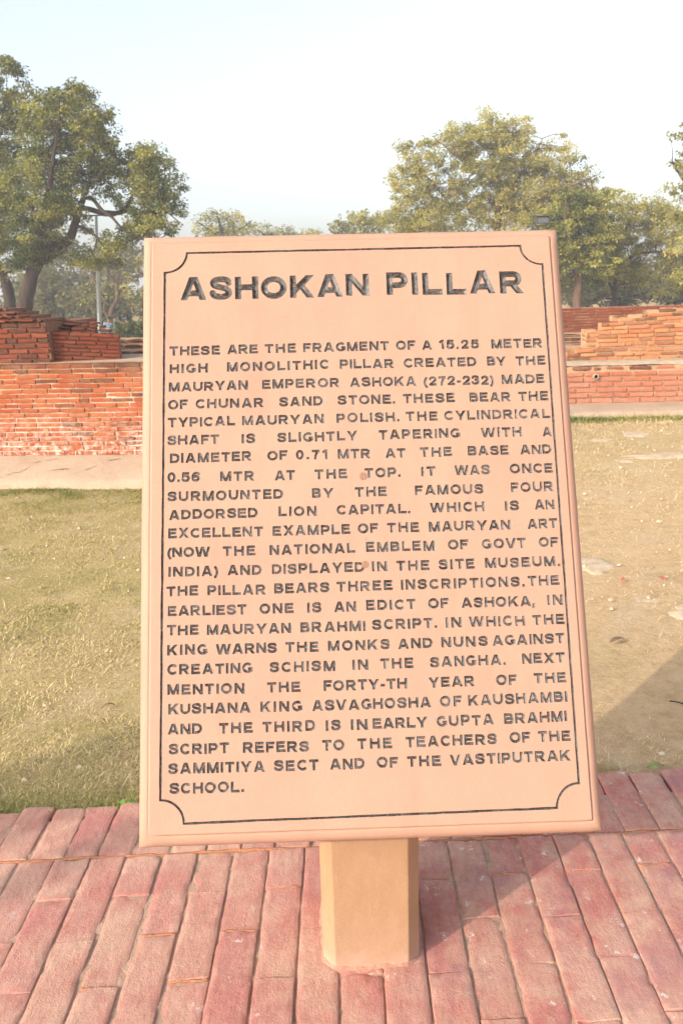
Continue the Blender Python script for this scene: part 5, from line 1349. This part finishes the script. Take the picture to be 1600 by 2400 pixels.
# ================================================================== SMALL THINGS ON THE GROUND
M_ROCK = mortar('pale_field_stone', (.55, .42, .285), 14)
def stone(label, x, y, rx, ry, h, seed, sink=.6):
    n, mrows = 40, 8; vv = []; ff = []
    for i in range(mrows):
        ph = R(90 * i / (mrows - 1))
        for j in range(n):
            a = 2 * math.pi * j / n
            p = np.array([math.cos(a), math.sin(a), 0])
            k = .35 + 1.3 * vnoise([p * 2.6 + seed], 1, 4)[0]
            vv.append((rx * k * math.cos(ph) ** .6 * math.cos(a), ry * k * math.cos(ph) ** .6 * math.sin(a), h * math.sin(ph) ** .8 - .01 + .18 * h * (vnoise([[a, ph, seed]], 2.3, 2)[0] - .5)))
    ff = [(k * n + i, k * n + (i + 1) % n, (k + 1) * n + (i + 1) % n, (k + 1) * n + i) for k in range(mrows - 1) for i in range(n)]
    me = mesh_from('stone', vv, ff, [M_ROCK], sm=np.ones(len(ff)))
    return add_obj('stone', me, None, label, 'stone', 'flat stones in the worn lawn', None, (x, y, LAWN_Z - .35 * h))
stone('flat pale stone half hidden by the right edge of the sign', 1.40, 4.60, .13, .17, .030, 1.1)
stone('large pale stone at the right edge with green grass round it', 1.74, 3.80, .17, .19, .040, 5.2)
stone('thin earth covered slab in the middle of the right lawn', 1.53, 4.06, .12, .06, .015, 9.7)
stone('long pale stone in the right lawn, nearer than the broken slab by the tufts', 3.02, 7.6, .42, .13, .030, 3.3)
stone('broken pale slab near the grass tufts of the right wall', 3.06, 8.72, .16, .15, .030, 7.4)
stone('small pale stone left of the broken slab near the tufts', 2.62, 8.45, .11, .10, .025, 2.4)
stone('pale stone at the right edge below the grass tufts', 3.62, 8.55, .17, .09, .03, 12.4)
stone('small half buried stone left of the long pale stone', 2.52, 7.45, .09, .09, .02, 14.9)

def leaf_thing(name, label, x, y, L, W, ang, mat, z=.012):
    n = 9; vv = []
    for i in range(n):
        t = i / (n - 1); w = W * math.sin(math.pi * min(1, t * .92 + .05)) ** .8 / 2
        zz = z + .010 * math.sin(math.pi * t)
        vv += [(L * (t - .5), -w, zz + .004), (L * (t - .5), 0, zz), (L * (t - .5), w, zz + .004)]
    vv = np.array(vv); c, s = math.cos(ang), math.sin(ang)
    vv = np.column_stack([vv[:, 0] * c - vv[:, 1] * s, vv[:, 0] * s + vv[:, 1] * c, vv[:, 2]])
    ff = [(i * 3 + j, (i + 1) * 3 + j, (i + 1) * 3 + j + 1, i * 3 + j + 1) for i in range(n - 1) for j in (0, 1)]
    return add_obj(name, mesh_from(name, vv, ff, [mat], sm=np.ones(len(ff))), None, label, name.split('_')[-1], None, None, (x, y, LAWN_Z))
leaf_thing('fallen_leaf', 'green fallen leaf on the soil next to the paving at right', 1.02, 2.500, .062, .020, .12, plain('green_leaf', (.20, .27, .06), .5, .3))
leaf_thing('fallen_leaf', 'brown curled leaf on the grass left of the sign', -.985, 3.02, .055, .016, .5, plain('brown_leaf', (.20, .11, .06), .8))
leaf_thing('dry_leaf', 'dry brown leaf curled on the bare soil right of the sign', 1.21, 3.51, .085, .030, .5, plain('dry_leaf_brown', (.19, .125, .07), .8), .02)
M_PETAL = plain('red_petal', (.55, .10, .07), .7)
leaf_thing('flower_petal', 'small red petal on the right lawn, left of the other petal', 1.50, 4.31, .045, .025, .7, M_PETAL)
leaf_thing('flower_petal', 'small red petal on the right lawn near the right edge', 1.71, 4.32, .045, .025, 1.9, M_PETAL)
a = Acc(); p = smooth_path([(1.235, 2.945, .01), (1.262, 2.925, .014), (1.285, 2.908, .012), (1.300, 2.893, .012), (1.296, 2.880, .012), (1.278, 2.880, .014)], 5)
p[:, 2] += LAWN_Z + .008; v, f = tube_vf(p, .0028, 6); a.add(v, f, 0, True)
a.build('wire', plain('black_rubber', (.02, .02, .02), .6), origin=(1.265, 2.91, LAWN_Z), label='short hooked piece of black wire on the shaded soil at right', cat='wire')
# crumbs of earth, brick and gravel scattered on the worn ground
def crumbs():
    a = Acc(); r_ = np.random.default_rng(5)
    for _ in range(900):
        if r_.random() < .72: x, y = r_.uniform(.3, 3.6), r_.uniform(2.5, 9.0)
        else: x, y = r_.uniform(-3.0, 0), r_.uniform(2.5, 6.6)
        s = (.004 + .010 * r_.random() ** 3) * (1 + .10 * y)
        v = np.array([(1, 0, 0), (.3, .9, .1), (-.8, .6, 0), (-.7, -.7, .1), (.4, -.9, 0), (.1, .1, .75)]) * (.7 + .6 * r_.random((6, 3))) * s
        th = r_.uniform(0, 6.28); c, q = math.cos(th), math.sin(th)
        v = np.column_stack([v[:, 0] * c - v[:, 1] * q, v[:, 0] * q + v[:, 1] * c, v[:, 2]]) + [x, y, LAWN_Z + .004]
        a.add(v, [(0, 1, 5), (1, 2, 5), (2, 3, 5), (3, 4, 5), (4, 0, 5)])
    M = Mat('earth_crumbs', .95, .1)
    M.color(M.ramp(M.island(), [(0, (.30, .20, .12)), (.4, (.50, .37, .24)), (.75, (.62, .50, .36)), (.96, (.42, .26, .16)), (1, (.42, .17, .10))]))
    a.build('gravel', M.m, origin=(0, 0, 0), kind='stuff', label='crumbs of earth, gravel and brick scattered on the worn lawn', cat='gravel')
crumbs()
# a small round leaved weed at the edge of the paving
a = Acc()
for (dx, dy, r_, z) in ((0, 0, .012, .02), (.018, .006, .011, .024), (-.016, .008, .010, .022), (.006, .018, .010, .028), (-.01, -.012, .009, .02), (.024, -.010, .009, .018), (-.026, -.004, .008, .018)):
    n = 9; tx, ty = rng.normal(0, .3, 2)
    a.add([(-.742 + dx + r_ * math.cos(6.283 * i / n), 2.352 + dy + r_ * math.sin(6.283 * i / n), LAWN_Z + z + r_ * (tx * math.cos(6.283 * i / n) + ty * math.sin(6.283 * i / n))) for i in range(n)], [tuple(range(n))])
    v, f = tube_vf([(-.742, 2.352, LAWN_Z), (-.742 + dx, 2.352 + dy, LAWN_Z + z)], .001, 4); a.add(v, f)
a.build('weed', plain('fresh_green_leaf', (.16, .30, .045), .5), origin=(-.742, 2.352, LAWN_Z), label='tiny round leaved green weed between grass and paving, left of the sign', cat='weed')

# ================================================================== THE HAZY AIR
hv, hf = box_vf(-420, 420, -80, 720, LAWN_Z - 1.1, 9.6)
haze = add_obj('haze', mesh_from('haze', hv, hf, []), kind='stuff', label='thin pale winter haze over the whole site', cat='haze')
hm = bpy.data.materials.new('haze_air'); hm.use_nodes = True
for n_ in list(hm.node_tree.nodes): hm.node_tree.nodes.remove(n_)
ho = hm.node_tree.nodes.new('ShaderNodeOutputMaterial'); hp = hm.node_tree.nodes.new('ShaderNodeVolumePrincipled')
hp.inputs['Color'].default_value = (.98, .98, 1.0, 1); hp.inputs['Density'].default_value = .0036; hp.inputs['Anisotropy'].default_value = .2
hm.node_tree.links.new(hp.outputs[0], ho.inputs['Volume'])
haze.data.materials.append(hm)
